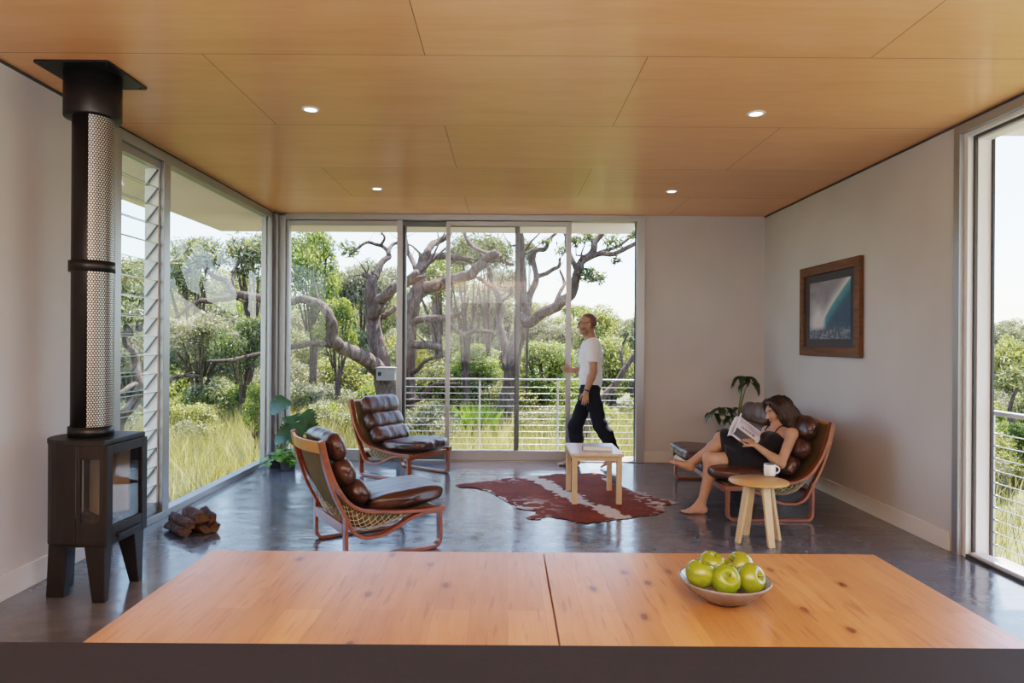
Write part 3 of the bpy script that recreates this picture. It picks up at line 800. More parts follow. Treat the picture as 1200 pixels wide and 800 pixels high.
    for i in range(ny):
        for j in range(nz):
            u, w = i/(ny-1), j/(nz-1)          # u: left to right as seen, w: bottom to top
            n1 = vn(u, w, 9); n2 = vn(u+3, w, 30)
            sky = np.array([.30, .30, .36])*(1-.25*w) + np.array([.10, .10, .10])*(n1-.5)
            lip = .22 + .80*max(0, (u-.30)/.70)**.75 if u > .30 else -1       # wave crest height
            base = np.array([.33, .335, .39]) + .12*(n1-.5)
            col = sky
            d = lip - w
            if u > .34 and d > 0:
                face = np.array([.035, .085, .15])
                glow = math.exp(-((d-.10)/.13)**2); col = face*(1-glow) + np.array([.05, .24, .31])*glow
                col = col*(.85+.3*n2)
                f = math.exp(-(d/.045)**2); col = col*(1-f) + np.array([.62, .62, .64])*f
            elif u > .28 and d > -.16:
                f = math.exp(d/.07); col = sky*(1-f) + np.array([.66, .65, .66])*f
            if u < .42:
                foam = math.exp(-((u-.22)/.17)**2)*math.exp(-((w-.28)/.26)**2)*1.25; foam = min(1, foam*(.75+.5*n1))
                col = col*(1-foam) + np.array([.62, .62, .65])*foam
            wb = np.clip((.20 + .05*n1 - w)/.09, 0, 1)
            if wb > 0:
                k = .5+.5*math.sin(w*120+u*18+8*n2); col0 = col; col = np.array([.09, .12, .17])*(.7+.6*n2) + (np.array([.42, .43, .46])*max(0, n2-.45)*2*k)*(1-.5*u)
                col = col0*(1-wb) + col*wb
            V.append((-.0215, pa-2*pa*u, -pc+2*pc*w)); C.append(np.clip(col, 0, 1))
    ids = np.arange(ny*nz).reshape(ny, nz)
    Q = np.stack([ids[:-1, :-1], ids[1:, :-1], ids[1:, 1:], ids[:-1, 1:]], -1).reshape(-1, 4)
    mesh_obj('print', np_mesh('print', V, Q[:, ::-1], np.array(C)), M['wave_print'], t)

    build_stove(); build_logs()

def build_rug(poly, spine):
    h = .007; lo = poly.min(0)-.03; hi = poly.max(0)+.03
    nx, ny = int((hi[0]-lo[0])/h), int((hi[1]-lo[1])/h)
    X, Y = np.meshgrid(lo[0]+h*np.arange(nx), lo[1]+h*np.arange(ny), indexing='ij')
    g = np.random.default_rng(11)
    def vnoise(f, seed):
        q = np.random.default_rng(seed).random((64, 64)); x = (X*f+50) % 62; y = (Y*f+50) % 62; i, j = x.astype(int), y.astype(int); u, w = x-i, y-j
        u, w = u*u*(3-2*u), w*w*(3-2*w)
        return (q[i, j]*(1-u)+q[i+1, j]*u)*(1-w) + (q[i, j+1]*(1-u)+q[i+1, j+1]*u)*w
    def segd(A, closed):
        d = np.full(X.shape, 9.0)
        n = len(A)
        for i in range(n if closed else n-1):
            a, b = A[i], A[(i+1) % n]; e = b-a; t = np.clip(((X-a[0])*e[0]+(Y-a[1])*e[1])/(e@e), 0, 1)
            d = np.minimum(d, np.hypot(X-a[0]-t*e[0], Y-a[1]-t*e[1]))
        return d
    ins = np.zeros(X.shape, bool); n = len(poly); j = n-1
    for i in range(n):
        xi, yi, xj, yj = *poly[i], *poly[j]
        with np.errstate(divide='ignore', invalid='ignore'):
            ins ^= ((yi > Y) != (yj > Y)) & (X < (xj-xi)*(Y-yi)/(yj-yi+1e-12)+xi)
        j = i
    de = segd(poly, True); sd = np.where(ins, de, -de) + (vnoise(30, 1)-.5)*.030
    keep = sd > 0
    ds = segd(spine, False)
    n1 = vnoise(7, 2); n2 = vnoise(22, 3); n3 = vnoise(70, 4)
    red = np.stack([.19+.08*(n1-.5)+.07*(n3-.5), .050+.022*(n1-.5)+.022*(n3-.5), .021+.008*n1], -1)
    white = np.stack([.62+.1*n3, .58+.1*n3, .53+.1*n3], -1)
    wm = np.clip((.085 + .10*(n1-.5) + .10*(n2-.5) - ds)/.02, 0, 1)
    wm = np.maximum(wm, np.clip((.05*(n1-.30)+.05*(n2-.5) + .004 - sd)/.012, 0, 1)*(n1 > .42))
    xm, ym = (X-lo[0])/(hi[0]-lo[0]), (Y-lo[1])/(hi[1]-lo[1])
    wm = np.maximum(wm, np.clip((n2-.60)*9, 0, 1)*np.exp(-((xm-.22)/.10)**2-((ym-.83)/.10)**2))
    wm = np.maximum(wm, np.clip((n2-.55)*9, 0, 1)*np.exp(-((xm-.88)/.06)**2-((ym-.42)/.22)**2))
    wm = np.maximum(wm, np.clip((n2-.50)*9, 0, 1)*np.exp(-((xm-.93)/.06)**2-((ym-.30)/.12)**2))
    wm = np.maximum(wm, np.clip((n2-.52)*9, 0, 1)*np.exp(-((xm-.33)/.10)**2-((ym-.27)/.10)**2))
    col = red*(1-wm[..., None]) + white*wm[..., None]
    fold = .0018*np.sin(X*16+3*n1)*np.sin(Y*5+2*n1)
    Z = .0045 + .003*np.clip(sd/.05, 0, 1) + fold*np.clip(sd/.05, 0, 1) + .001*n3
    ids = np.full(X.shape, -1); k = keep; c4 = k[:-1, :-1] & k[1:, :-1] & k[1:, 1:] & k[:-1, 1:]
    used = np.zeros_like(k); used[:-1, :-1] |= c4; used[1:, :-1] |= c4; used[1:, 1:] |= c4; used[:-1, 1:] |= c4
    ids[used] = np.arange(used.sum())
    Q = np.stack([ids[:-1, :-1][c4], ids[1:, :-1][c4], ids[1:, 1:][c4], ids[:-1, 1:][c4]], -1)
    V = np.stack([X[used], Y[used], Z[used]], -1); cen = V.mean(0); cen[2] = 0
    o = mesh_obj('cowhide_rug', np_mesh('cowhide', V-cen, Q, col[used], True), MATS['cowhide']); o.location = cen
    tag(o, 'brown and white cowhide rug on the concrete under the coffee table', 'rug')

def build_stove():
    M = MATS; loc = Vector((-2.28, 3.775, 0)); T = Matrix.Translation(-loc)
    t = thing('wood_stove', 'black wood burning stove on legs with a tall flue by the left wall', 'wood stove', loc)
    def B():
        b = MB(); b.M = T; return b
    z0, z1 = .295, .855
    # footprint, counter-clockwise from the near front corner
    A = (-2.100, 3.585); Bc = (-2.090, 3.965)
    near = [(-2.245, 3.575)]; back = []
    for k in range(1, 16):
        a = PI*k/16; back.append((-2.245 - .238*math.sin(a)**.8, 3.775 - .200*math.cos(a)))
    foot = [A, Bc, (-2.245, 3.975)] + back[::-1] + near
    def ring(b, off, za, zb):
        c = Vector((-2.25, 3.775)); pts = []
        for p in foot:
            d = (Vector(p)-c); pts.append(tuple(c + d*(1+off/d.length)))
        b.prism(pts, za, zb)
    b = B(); ring(b, .004, z1-.028, z1); b.build('top_plate', M['cast_iron'], t, .004)
    b = B(); ring(b, .0, z0, z0+.02); b.build('base_plate', M['cast_iron'], t, .004)
    # side walls (closed part)
    b = B(); pts = [Bc, (-2.245, 3.975)] + back[::-1] + near
    for i in range(len(pts)-1):
        p, q = pts[i], pts[i+1]; b._add([(*p, z0), (*q, z0), (*q, z1-.028), (*p, z1-.028)], [(0, 1, 2, 3)], True)
    b.build('body_shell', M['cast_iron'], t, fix=False)
    def framed(name, p, q, u0, u1, w0, w1, th, mat, out):
        """wall from p to q with an opening (fractions / heights); out = outward offset vec"""
        p, q = Vector((*p, 0)), Vector((*q, 0)); e = q-p; o = Vector(out)
        b = B()
        def pan(a, c, za, zb):
            P, Q = p+e*a, p+e*c
            b.hexa([P+Vector((0, 0, za)), Q+Vector((0, 0, za)), Q-o*th+Vector((0, 0, za)), P-o*th+Vector((0, 0, za))],
                   [P+Vector((0, 0, zb)), Q+Vector((0, 0, zb)), Q-o*th+Vector((0, 0, zb)), P-o*th+Vector((0, 0, zb))])
        pan(0, u0, z0, z1-.028); pan(u1, 1, z0, z1-.028); pan(u0, u1, z0, w0); pan(u0, u1, w1, z1-.028)
        fr = b.build(name, M[mat], t, .003)
        b = B(); P, Q = p+e*u0-o*th*.5, p+e*u1-o*th*.5
        b._add([P+Vector((0, 0, w0)), Q+Vector((0, 0, w0)), Q+Vector((0, 0, w1)), P+Vector((0, 0, w1))], [(0, 1, 2, 3)])
        b.build('glass', M['stove_glass'], fr, fix=False)
        return fr
    framed('side_panel', near[0], A, .14, .82, .425, .755, .02, 'cast_iron', (-.06, -1, 0))
    d = framed('door', (-2.084, 3.583), (-2.074, 3.967), .135, .865, .395, .775, .025, 'cast_iron', (1, -.03, 0))
    b = B(); b.box(-2.078, -2.062, 3.66, 3.88, .325, .345); b.build('door_handle', M['cast_iron'], d, .004)
    b = B(); b.box(-2.40, -2.385, 3.68, 3.87, .32, .80); b.box(-2.385, -2.16, 3.925, 3.94, .32, .80); b.build('firebox_lining', M['firebrick'], t)
    b = B()
    for (a0, a1, r) in (((-2.40, 3.64, .375), (-2.14, 3.90, .38), .035), ((-2.38, 3.88, .385), (-2.15, 3.66, .40), .03)): b.tube([a0, a1], r, 9)
    b.build('charred_wood', M['bark_log'], t)
    # legs
    def leg(tx0, tx1, ty0, ty1, bx0, bx1, by0, by1):
        b = B(); b.hexa([(bx0, by0, 0), (bx1, by0, 0), (bx1, by1, 0), (bx0, by1, 0)], [(tx0, ty0, z0), (tx1, ty0, z0), (tx1, ty1, z0), (tx0, ty1, z0)]); return b
    leg(-2.205, -2.098, 3.585, 3.66, -2.165, -2.100, 3.590, 3.63).build('leg', M['cast_iron'], t, .004)
    leg(-2.195, -2.090, 3.86, 3.962, -2.145, -2.092, 3.91, 3.955).build('leg', M['cast_iron'], t, .004)
    l = leg(-2.440, -2.340, 3.655, 3.74, -2.455, -2.360, 3.66, 3.70); 
    lo = l.build('leg', M['cast_iron'], t, .004)
    leg(-2.475, -2.415, 3.80, 3.86, -2.485, -2.435, 3.83, 3.87).build('leg', M['cast_iron'], t, .004)
    # flue
    cx, cy = -2.287, 3.775
    b = B(); b.lathe([(.100, z1-.002), (.100, 2.83)], 48, c=(cx, cy, 0)); b.lathe([(.112, z1-.001), (.112, z1+.055)], 48, c=(cx, cy, 0)); b.build('flue_pipe', M['flue_black'], t)
    b = B(); b.lathe([(.1135, 1.755), (.1135, 1.815)], 48, c=(cx, cy, 0)); b.build('flue_clamp', M['flue_black'], t)
    b = B(); b.lathe([(.108, 2.60), (.140, 2.60), (.142, 2.61), (.142, 2.842), (.12, 2.842)], 48, c=(cx, cy, 0)); b.build('flue_collar', M['flue_black'], t)
    b = B(); c = .012; x0, x1, y0, y1 = -2.487, -2.087, 3.572, 3.972
    b.prism([(x0+c, y0), (x1-c, y0), (x1, y0+c), (x1, y1-c), (x1-c, y1), (x0+c, y1), (x0, y1-c), (x0, y0+c)], 2.838, 2.8495); b.build('ceiling_plate', M['flue_black'], t)
    for x in (x0+.03, x1-.03):
        for y in (y0+.03, y1-.03):
            b = B(); b.lathe([(.0005, 2.834), (.006, 2.834), (.007, 2.838)], 10, c=(x, y, 0), cap=False); b.build('screw', M['cast_iron'], t)
    # perforated heat shield: partial cylinder with UVs in hole pitches
    a0, a1 = math.radians(-70), math.radians(85); n = 40; V, Q, UVs = [], [], []
    me = bpy.data.meshes.new('heat_shield'); R = .1075; za, zb = z1+.058, 2.60
    for i in range(n+1):
        a = a0+(a1-a0)*i/n
        for z in (za, zb): V.append((cx+R*math.cos(a)-loc.x, cy+R*math.sin(a)-loc.y, z))
    me.from_pydata(V, [], [(2*i, 2*i+2, 2*i+3, 2*i+1) for i in range(n)])
    uv = me.uv_layers.new(name='UVMap'); pitch = .0140
    for p in me.polygons:
        p.use_smooth = True
        for li in p.loop_indices:
            vi = me.loops[li].vertex_index; i, k = divmod(vi, 2); a = (a1-a0)*i/n
            uv.data[li].uv = (a*R/pitch, (zb-za)*k/(pitch*1.73))
    mesh_obj('heat_shield', me, M['perforated_steel'], t)

def build_logs():
    M = MATS
    def log(p0, p1, r, roll, lab, seed, arc=PI*.85):
        """split log: round bark side plus two split faces"""
        sc = Vector((-2.245, 4.965, .006)); p0, p1 = sc + (Vector(p0)-sc)*.76, sc + (Vector(p1)-sc)*.76; r *= .80; c = (p0+p1)/2; d = (p1-p0).normalized(); rr = random.Random(seed)
        up = Vector((0, 0, 1)); s = d.cross(up).normalized(); u = s.cross(d)
        n, m = 9, 7; ph = [rr.uniform(0, 6) for _ in range(4)]
        sec = [(-.15*r, -.35*r)]
        for i in range(n+1):
            a = roll - arc/2 + arc*i/n; sec.append((r*math.cos(a), r*math.sin(a)))
        rows = []
        for j in range(m+1):
            t = j/m; q = p0 + (p1-p0)*t; row = []
            for i, (x, y) in enumerate(sec):
                k = 1 + .08*math.sin(5*t+ph[0]+i) + .06*math.sin(11*t+ph[1]+2*i)
                row.append(q + s*x*k + u*y*k + d*(.012*math.sin(i*2.1+ph[2]) if j in (0, m) else 0) - c)
            rows.append(row)
        b = MB(); N = len(sec); v = [p for row in rows for p in row]
        mz = c.z + min(q.z for q in v); c.z -= (mz - .002) if p0.z < .06 else .024
        bark = [(j*N+i, j*N+i+1, (j+1)*N+i+1, (j+1)*N+i) for j in range(m) for i in range(1, N-1)]
        spl = [(j*N+i, j*N+(i+1) % N, (j+1)*N+(i+1) % N, (j+1)*N+i) for j in range(m) for i in (0, N-1)]
        b._add(v, []); base = 0
        for f in bark: b.f.append(list(f)); b.sm.append(True); b.mi.append(0)
        for f in spl: b.f.append(list(f)); b.sm.append(False); b.mi.append(1)
        b.f += [list(range(N))[::-1], [m*N+i for i in range(N)]]; b.sm += [False, False]; b.mi += [2, 2]
        o = b.build('firewood_log', [M['bark_log'], M['split_log'], M['log_end']]); o.location = c
        # sit exactly: lowest point
        tag(o, lab, 'firewood', 'split firewood beside the stove'); return o
    log((-2.50, 5.00, .052), (-2.22, 4.72, .052), .058, 1.4, 'split log at the bottom left of the firewood pile', 1)
    log((-2.42, 5.10, .052), (-2.10, 4.83, .052), .055, 2.0, 'split log in the bottom middle of the firewood pile', 2)
    log((-2.22, 5.14, .052), (-2.02, 4.90, .050), .058, 1.2, 'dark split log at the bottom right end of the firewood pile', 3)
    log((-2.50, 5.06, .135), (-2.17, 4.755, .125), .048, .9, 'reddish split log lying over the left of the firewood pile', 4)
    log((-2.37, 5.10, .165), (-2.13, 4.86, .150), .066, 1.5, 'thick bark covered log on top of the firewood pile', 5, PI*1.1)
    log((-2.26, 5.20, .150), (-2.06, 4.98, .120), .055, .5, 'narrow log leaning down the right of the firewood pile', 6)
# ------------------------------------------------------------------ people
def nrm(v): v = np.array(v, float); return v/np.linalg.norm(v)
def A(v): return np.array(v, float)
def frame(f, up=(0, 0, 1)):
    f = nrm(f); l = nrm(np.cross(up, f)); u = np.cross(f, l); return np.stack([f, l, u], 1)
def head(S, c, R, s=1.0, fem=False):
    f, l, u = R[:, 0], R[:, 1], R[:, 2]
    P = lambda a, b, d: c + s*(f*a + l*b + u*d)
    S.ell(P(-.014, 0, .022), A((.095, .076, .092))*s, R, .02)
    S.ell(P(.028, 0, -.032), A((.062, .057, .080))*s, R, .03)
    S.ell(P(.060, 0, -.092), A((.024, .026 if fem else .030, .020))*s, R, .03)
    for b in (-1, 1):
        S.cap(P(-.01, .052*b, -.05), P(.05, .028*b, -.092), .022*s, .018*s, .03*s)       # jaw line
        S.ell(P(.060, .040*b, -.025), A((.020, .022, .022))*s, R, .02)                    # cheek
    S.cap(P(.078, -.028, .030), P(.078, .028, .030), .011*s, .011*s, .016)                # brow
    for b in (-1, 1): S.sub(P(.100, .031*b, .010), A((.016, .017, .012))*s, R, .008)
    for b in (-1, 1): S.ell(P(.077, .031*b, .009), A((.0115, .0125, .0105))*s, R, .003)
    S.cap(P(.084, 0, .016), P(.111, 0, -.024), .008*s, .0115*s, .012)
    for b in (-1, 1): S.ell(P(.097, .011*b, -.028), A((.010, .007, .007))*s, R, .006)
    S.ell(P(.089, 0, -.052), A((.010, .020, .0062))*s, R, .005); S.ell(P(.087, 0, -.064), A((.010, .018, .0068))*s, R, .005)
    for b in (-1, 1):
        S.ell(P(-.012, .078*b, -.004), A((.019, .007, .030))*s, R, .005); S.sub(P(-.004, .087*b, -.002), A((.010, .006, .018))*s, R, .004)
def hand(S, wrist, d, n, t, curl, s=1.0, thumb=.5, spread=1.0):
    wrist = A(wrist); d = nrm(d); n = A(n); n = nrm(n - d*(n@d)); t = A(t); t = nrm(t - d*(t@d) - n*(t@n))
    lens = [.070, .078, .073, .057]
    for i in range(4):
        base = wrist + t*(.011-.0075*i)*s; kn = wrist + (d*(.084-.004*abs(i-1)) + t*(.027-.0185*i)*spread)*s
        S.cap(base, kn, .0125*s, .0098*s, .010)
        p = kn; th = 0; r = (.0088 if i < 3 else .0078)*s
        for j, q in enumerate((.46, .30, .24)):
            th += curl[i]*(.75, 1.1, .7)[j]
            e = p + (d*math.cos(th) + n*math.sin(th) + t*.05*(1.2-i))*lens[i]*q*s
            S.cap(p, e, r, r*.92, .004); p = e; r *= .92
    b0 = wrist + (t*.016 + d*.018)*s; b1 = b0 + nrm(t*.75+d*.62+n*.25)*.040*s
    b2 = b1 + nrm(t*(.55-.5*thumb)+d*.8+n*(.25+.6*thumb))*.032*s; b3 = b2 + nrm(t*(.3-.6*thumb)+d*.8+n*(.2+.8*thumb))*.027*s
    S.cap(b0, b1, .0145*s, .0115*s, .012); S.cap(b1, b2, .0108*s, .0098*s, .004); S.cap(b2, b3, .0098*s, .0085*s, .004)
def foot(S, ankle, heel, toe, s=1.0, side=(0, 1, 0), k=.02):
    """heel/toe: points on the sole line"""
    ankle, heel, toe = A(ankle), A(heel), A(toe); d = nrm(toe-heel); sd = nrm(side); u = nrm(np.cross(d, sd)); u = u if u[2] > 0 else -u
    L = np.linalg.norm(toe-heel)
    S.ell(heel + d*.030 + u*.030*s, A((.034, .030, .032))*s, np.stack([d, sd, u], 1), k)
    S.cap(ankle, heel + d*.045 + u*.038*s, .036*s, .034*s, k)
    S.cap(ankle + d*.015 - u*.005, heel + d*L*.60 + u*.030*s, .034*s, .024*s, k)
    S.cap(heel + d*.05 + u*.022*s, heel + d*L*.70 + u*.018*s + sd*.006, .026*s, .021*s, k)
    S.cap(heel + d*L*.70 + u*.019*s - sd*.025, heel + d*L*.70 + u*.017*s + sd*.025, .018*s, .017*s, .015)
    for i, (o, r, l) in enumerate(((-.028, .0125, 1.0), (-.010, .0095, .985), (.006, .009, .96), (.020, .0085, .92), (.033, .008, .87))):
        S.cap(heel + d*L*.72 + sd*o*.95*s + u*.014, heel + d*(L*l-.009) + sd*o*s + u*.011, r*s, r*.9*s, .006)

def vnoise3(V, f, seed):
    g = np.random.default_rng(seed).random((24, 24, 24)); P = np.mod(V*f, 22); i = P.astype(int); w = P-i; w = w*w*(3-2*w); out = 0
    for a in (0, 1):
        for b in (0, 1):
            for c in (0, 1):
                out = out + g[i[:, 0]+a, i[:, 1]+b, i[:, 2]+c]*np.abs(1-a-w[:, 0])*np.abs(1-b-w[:, 1])*np.abs(1-c-w[:, 2])
    return out
def normals(V, Q):
    n = np.cross(V[Q[:, 2]]-V[Q[:, 0]], V[Q[:, 3]]-V[Q[:, 1]]); N = np.zeros_like(V)
    for k in range(4): np.add.at(N, Q[:, k], n)
    return N/np.maximum(np.linalg.norm(N, axis=1, keepdims=True), 1e-12)
def face_paint(V, C, c, R, s, lip, brow, stubble=None, scalp=None):
    q = (V-c)@R/s; f, l, u = q[:, 0], q[:, 1], q[:, 2]; near = (np.linalg.norm(q, axis=1) < .17)
    def put(w, col):
        w = np.clip(w, 0, 1)[:, None]*near[:, None]; C[:] = C*(1-w) + A(col)*w
    if scalp is not None:
        col, line = scalp
        put(np.clip((u - (line + .9*np.maximum(f, 0)*1.0))/.012, 0, 1)*(f < .075), col); put(np.clip((-f-.012)/.02, 0, 1)*(u > -.055)*.9, col)
    if stubble is not None:
        put(np.clip((-.030-u)/.014, 0, 1)*np.clip((f-.002)/.02, 0, 1)*(u > -.125)*.55*(.5+vnoise3(V, 140, 3)), stubble)
        put(np.exp(-((u+.042)/.006)**2)*(f > .085)*(np.abs(l) < .028)*.5, stubble)
    put(np.exp(-((u+.057)/.010)**2)*np.exp(-(l/.020)**4)*(f > .080), lip)
    for b in (-1, 1):
        put(np.exp(-((u-.034-.003*np.cos(l*60))/.005)**2)*np.exp(-((l-.031*b)/.020)**4)*(f > .062)*.85, brow)
        e = np.hypot((l-.031*b)/.0125, (u-.009)/.0058); put(np.clip((1.25-e)*4, 0, 1)*(f > .066), (.62, .58, .55))
        e = np.hypot((l-.031*b)/.0062, (u-.009)/.0058); put(np.clip((1.1-e)*5, 0, 1)*(f > .066), (.04, .025, .015))
        put(np.exp(-((u-.0155)/.0024)**2)*np.exp(-((l-.031*b)/.014)**4)*(f > .066)*.8, (.03, .02, .015))
def sdf_obj(name, VQ, mat, parent, loc, col=None, paint=None, rough=None):
    V, Q = VQ
    C = np.tile(A(col if col is not None else (1, 1, 1)), (len(V), 1))
    if paint: paint(V, C)
    if rough: V = V + normals(V, Q)*rough(V)[:, None]
    return mesh_obj(name, np_mesh(name, V-A(loc), Q, C, True), mat, parent)

def build_people():
    attr_mat('skin', .5, spec=.35, sss=.12); attr_mat('cotton_white', .85, bump=.2, bscale=250, spec=.15, sheen=.1)
    attr_mat('dark_denim', .85, bump=.3, bscale=300, spec=.15); attr_mat('black_fabric', .75, bump=.15, bscale=300, spec=.2, sheen=.2)
    t = NT('brown_hair'); v = t.coord('Object', (45, 45, 5)); n = t.noise(v, 3, 4, .6, .5); a = t.n('VertexColor'); a.layer_name = 'Col'
    c = t.mix(a.outputs[0], t.ramp(n.outputs[0], [(.3, .35), (.7, 1.35)]), 1.0, 'MULTIPLY'); t.done(t.pbsdf(c, .38, 0, .5, t.bump(n.outputs[0], .6, .012)))
    simple('dark_plastic', (.012, .012, .014), .3); simple('silver_band', (.03, .03, .035), .4)
    build_man(); build_woman()

def build_man():
    Y = 7.60; p = lambda x, y, dy=0.0: A(W(x, y, Y+dy))
    loc = p(692, 545); loc[2] = 0
    root = thing('person', 'man in white t-shirt and dark trousers walking barefoot by the open door', 'person', loc)
    hipN, hipF = p(691, 456, -.085), p(692, 456, .085)
    kneeN, kneeF = p(704, 499, -.08), p(674, 500, .07)
    ankN, ankF = p(721, 533, -.07), p(675, 540, .06)
    neck, hc = p(692, 397), p(688.5, 379.5)
    shN, shF = p(695, 404, -.18), p(690, 404, .18)
    elN, wrN = p(695, 435, -.235), p(687, 459, -.25)
    elF, wrF = p(685, 433, .27), p(671, 434, .26)
    R = frame((-1, -.06, -.13))
    sk = (.40, .22, .145)
    S = Sdf(); head(S, hc, R, 1.04)
    S.cap(hc - A((-.02, 0, .06)), neck, .052, .060, .03); S.cap(neck, p(693, 402), .06, .09, .04)
    tors = [((692, 450), (.100, .155, .10)), ((692.5, 432), (.098, .145, .14)), ((692.5, 415), (.115, .165, .13))]
    for (x, r) in tors: S.ell(p(*x), r, None, .06)
    S.cap(shN, shF, .060, .060, .05)
    for sh, el, wr in ((shN, elN, wrN), (shF, elF, wrF)):
        S.cap(sh, el, .052, .042, .03); m = el + (wr-el)*.3; S.cap(el, m, .041, .043, .02); S.cap(m, wr, .043, .029, .02)
    hand(S, wrN, wrN*0 + A((-.12, -.03, -1)), A((.25, 1, 0)), A((-1, .25, 0)), [.35, .4, .45, .5], 1.02, .4)
    hand(S, wrF, A((-1, -.05, .12)), A((.1, .9, .15)), A((0, -.1, 1)), [.75, .8, .85, .9], 1.02, .8)
    for hp, kn, an in ((hipN, kneeN, ankN), (hipF, kneeF, ankF)):
        S.cap(hp, kn, .085, .055, .04); m = kn + (an-kn)*.3 + A((.012, 0, 0)); S.cap(kn, m, .054, .056, .03); S.cap(m, an, .055, .036, .03)
    toeN = p(703.5, 547.5, -.08); toeN[2] = .004; d = nrm(A((.165, 0, .075))); foot(S, ankN, toeN + d*.235, toeN, 1.0, (0, 1, 0))
    hF = ankF + A((.045, 0, 0)); hF[2] = .004; foot(S, ankF, hF, hF + A((-.25, .0, 0)), 1.0, (0, -1, 0))
    def paint(V, C):
        C *= (.90+.2*vnoise3(V, 30, 5))[:, None]
        face_paint(V, C, hc, R, 1.04, (.34, .13, .10), (.05, .03, .02), (.11, .062, .044), ((.15, .085, .062), .060))
    sdf_obj('body', S.mesh(.0055), MATS['skin'], root, loc, sk, paint)
    # t-shirt
    S = Sdf()
    for (x, r) in tors: S.ell(p(*x), A(r)+.014, None, .07)
    S.ell(p(692.5, 441), (.118, .165, .13), None, .05)
    S.cap(shN, shF, .074, .074, .05); S.cap(neck + A((.005, 0, -.02)), p(693, 404), .062, .10, .04)
    eN = shN + (elN-shN)*.66; eF = shF + (elF-shF)*.66
    S.cap(shN, eN, .070, .066, .03); S.cap(shF, eF, .070, .066, .03)
    hem = p(692, 455)[2]; dN = nrm(elN-shN); dF = nrm(elF-shF)
    def cut(f, X, Y_, Z):
        f = np.maximum(f, hem + .012*np.sin(Y_*30) - Z)
        nk = neck + A((-.045, 0, .012)); f = np.maximum(f, (.070 - np.sqrt((X-nk[0])**2*.9 + (Y_-nk[1])**2 + (Z-nk[2]-.025)**2)))
        for e, dd in ((eN, dN), (eF, dF)):
            g = (X-e[0])*dd[0] + (Y_-e[1])*dd[1] + (Z-e[2])*dd[2]; nearby = np.sqrt((X-e[0])**2 + (Y_-e[1])**2 + (Z-e[2])**2) < .12
            f = np.where(nearby & (np.abs(Y_-Y) > .17), np.maximum(f, g), f)
        return f
    def folds(V): return .006*np.sin(V[:, 2]*55 + 8*V[:, 0] + 6*np.sin(V[:, 1]*14)) * np.clip((1.30-V[:, 2])*3, 0, 1) + .010*(vnoise3(V, 11, 9)-.5)
    sdf_obj('tshirt', S.mesh(.008, extra=cut), MATS['cotton_white'], root, loc, (.78, .77, .80), None, folds)
    # trousers
    S = Sdf(); S.ell(p(691.5, 453), (.114, .164, .12), None, .04)
    for hp, kn, an in ((hipN, kneeN, ankN), (hipF, kneeF, ankF)):
        m = kn + (an-kn)*.3 + A((.012, 0, 0)); S.cap(hp, kn, .100, .076, .05); S.cap(kn, m, .078, .078, .03); S.cap(m, an, .078, .060, .03)
    zt = hem + .05
    def cut(f, X, Y_, Z):
        f = np.maximum(f, Z - zt)
        for kn, an in ((kneeN, ankN), (kneeF, ankF)):
            dd = nrm(an-kn); e = an - dd*.005; g = (X-e[0])*dd[0]+(Y_-e[1])*dd[1]+(Z-e[2])*dd[2]; nb = np.sqrt((X-e[0])**2+(Y_-e[1])**2+(Z-e[2])**2) < .16
            f = np.where(nb, np.maximum(f, g), f)
        return f
    def folds2(V): return .005*np.sin(V[:, 2]*70 + 14*V[:, 0]) * (vnoise3(V, 7, 2)) + .012*(vnoise3(V, 14, 3)-.5)
    sdf_obj('trousers', S.mesh(.008, extra=cut), MATS['dark_denim'], root, loc, (.018, .021, .030), None, folds2)
    # glasses and wristband
    b = MB(); f, l, u = R[:, 0], R[:, 1], R[:, 2]; q = lambda a, bb, c: Vector(hc + 1.04*(f*a + l*bb + u*c) - loc)
    for s in (-1, 1):
        b.tube([q(.098+.004*math.cos(a), s*.034+.024*math.cos(a), .010+.015*math.sin(a)) for a in [2*PI*k/16 for k in range(17)]], .003, 6, cap=False)
        b.tube([q(.098, s*.058, .016), q(.07, s*.078, .016), (q(-.012, s*.083, .016))], .003, 6)
    b.tube([q(.100, -.011, .014), q(.104, 0, .016), q(.100, .011, .014)], .003, 6); b.build('glasses', MATS['dark_plastic'], root)
    b = MB(); dd = Vector(nrm(wrN-elN)); R2 = dd.to_track_quat('Z', 'Y').to_matrix(); b.lathe([(.031, -.008), (.034, -.008), (.034, .008), (.031, .008)], 20, c=Vector(wrN - loc) - dd*.015, R=R2, cap=False); b.build('wristband', MATS['silver_band'], root)

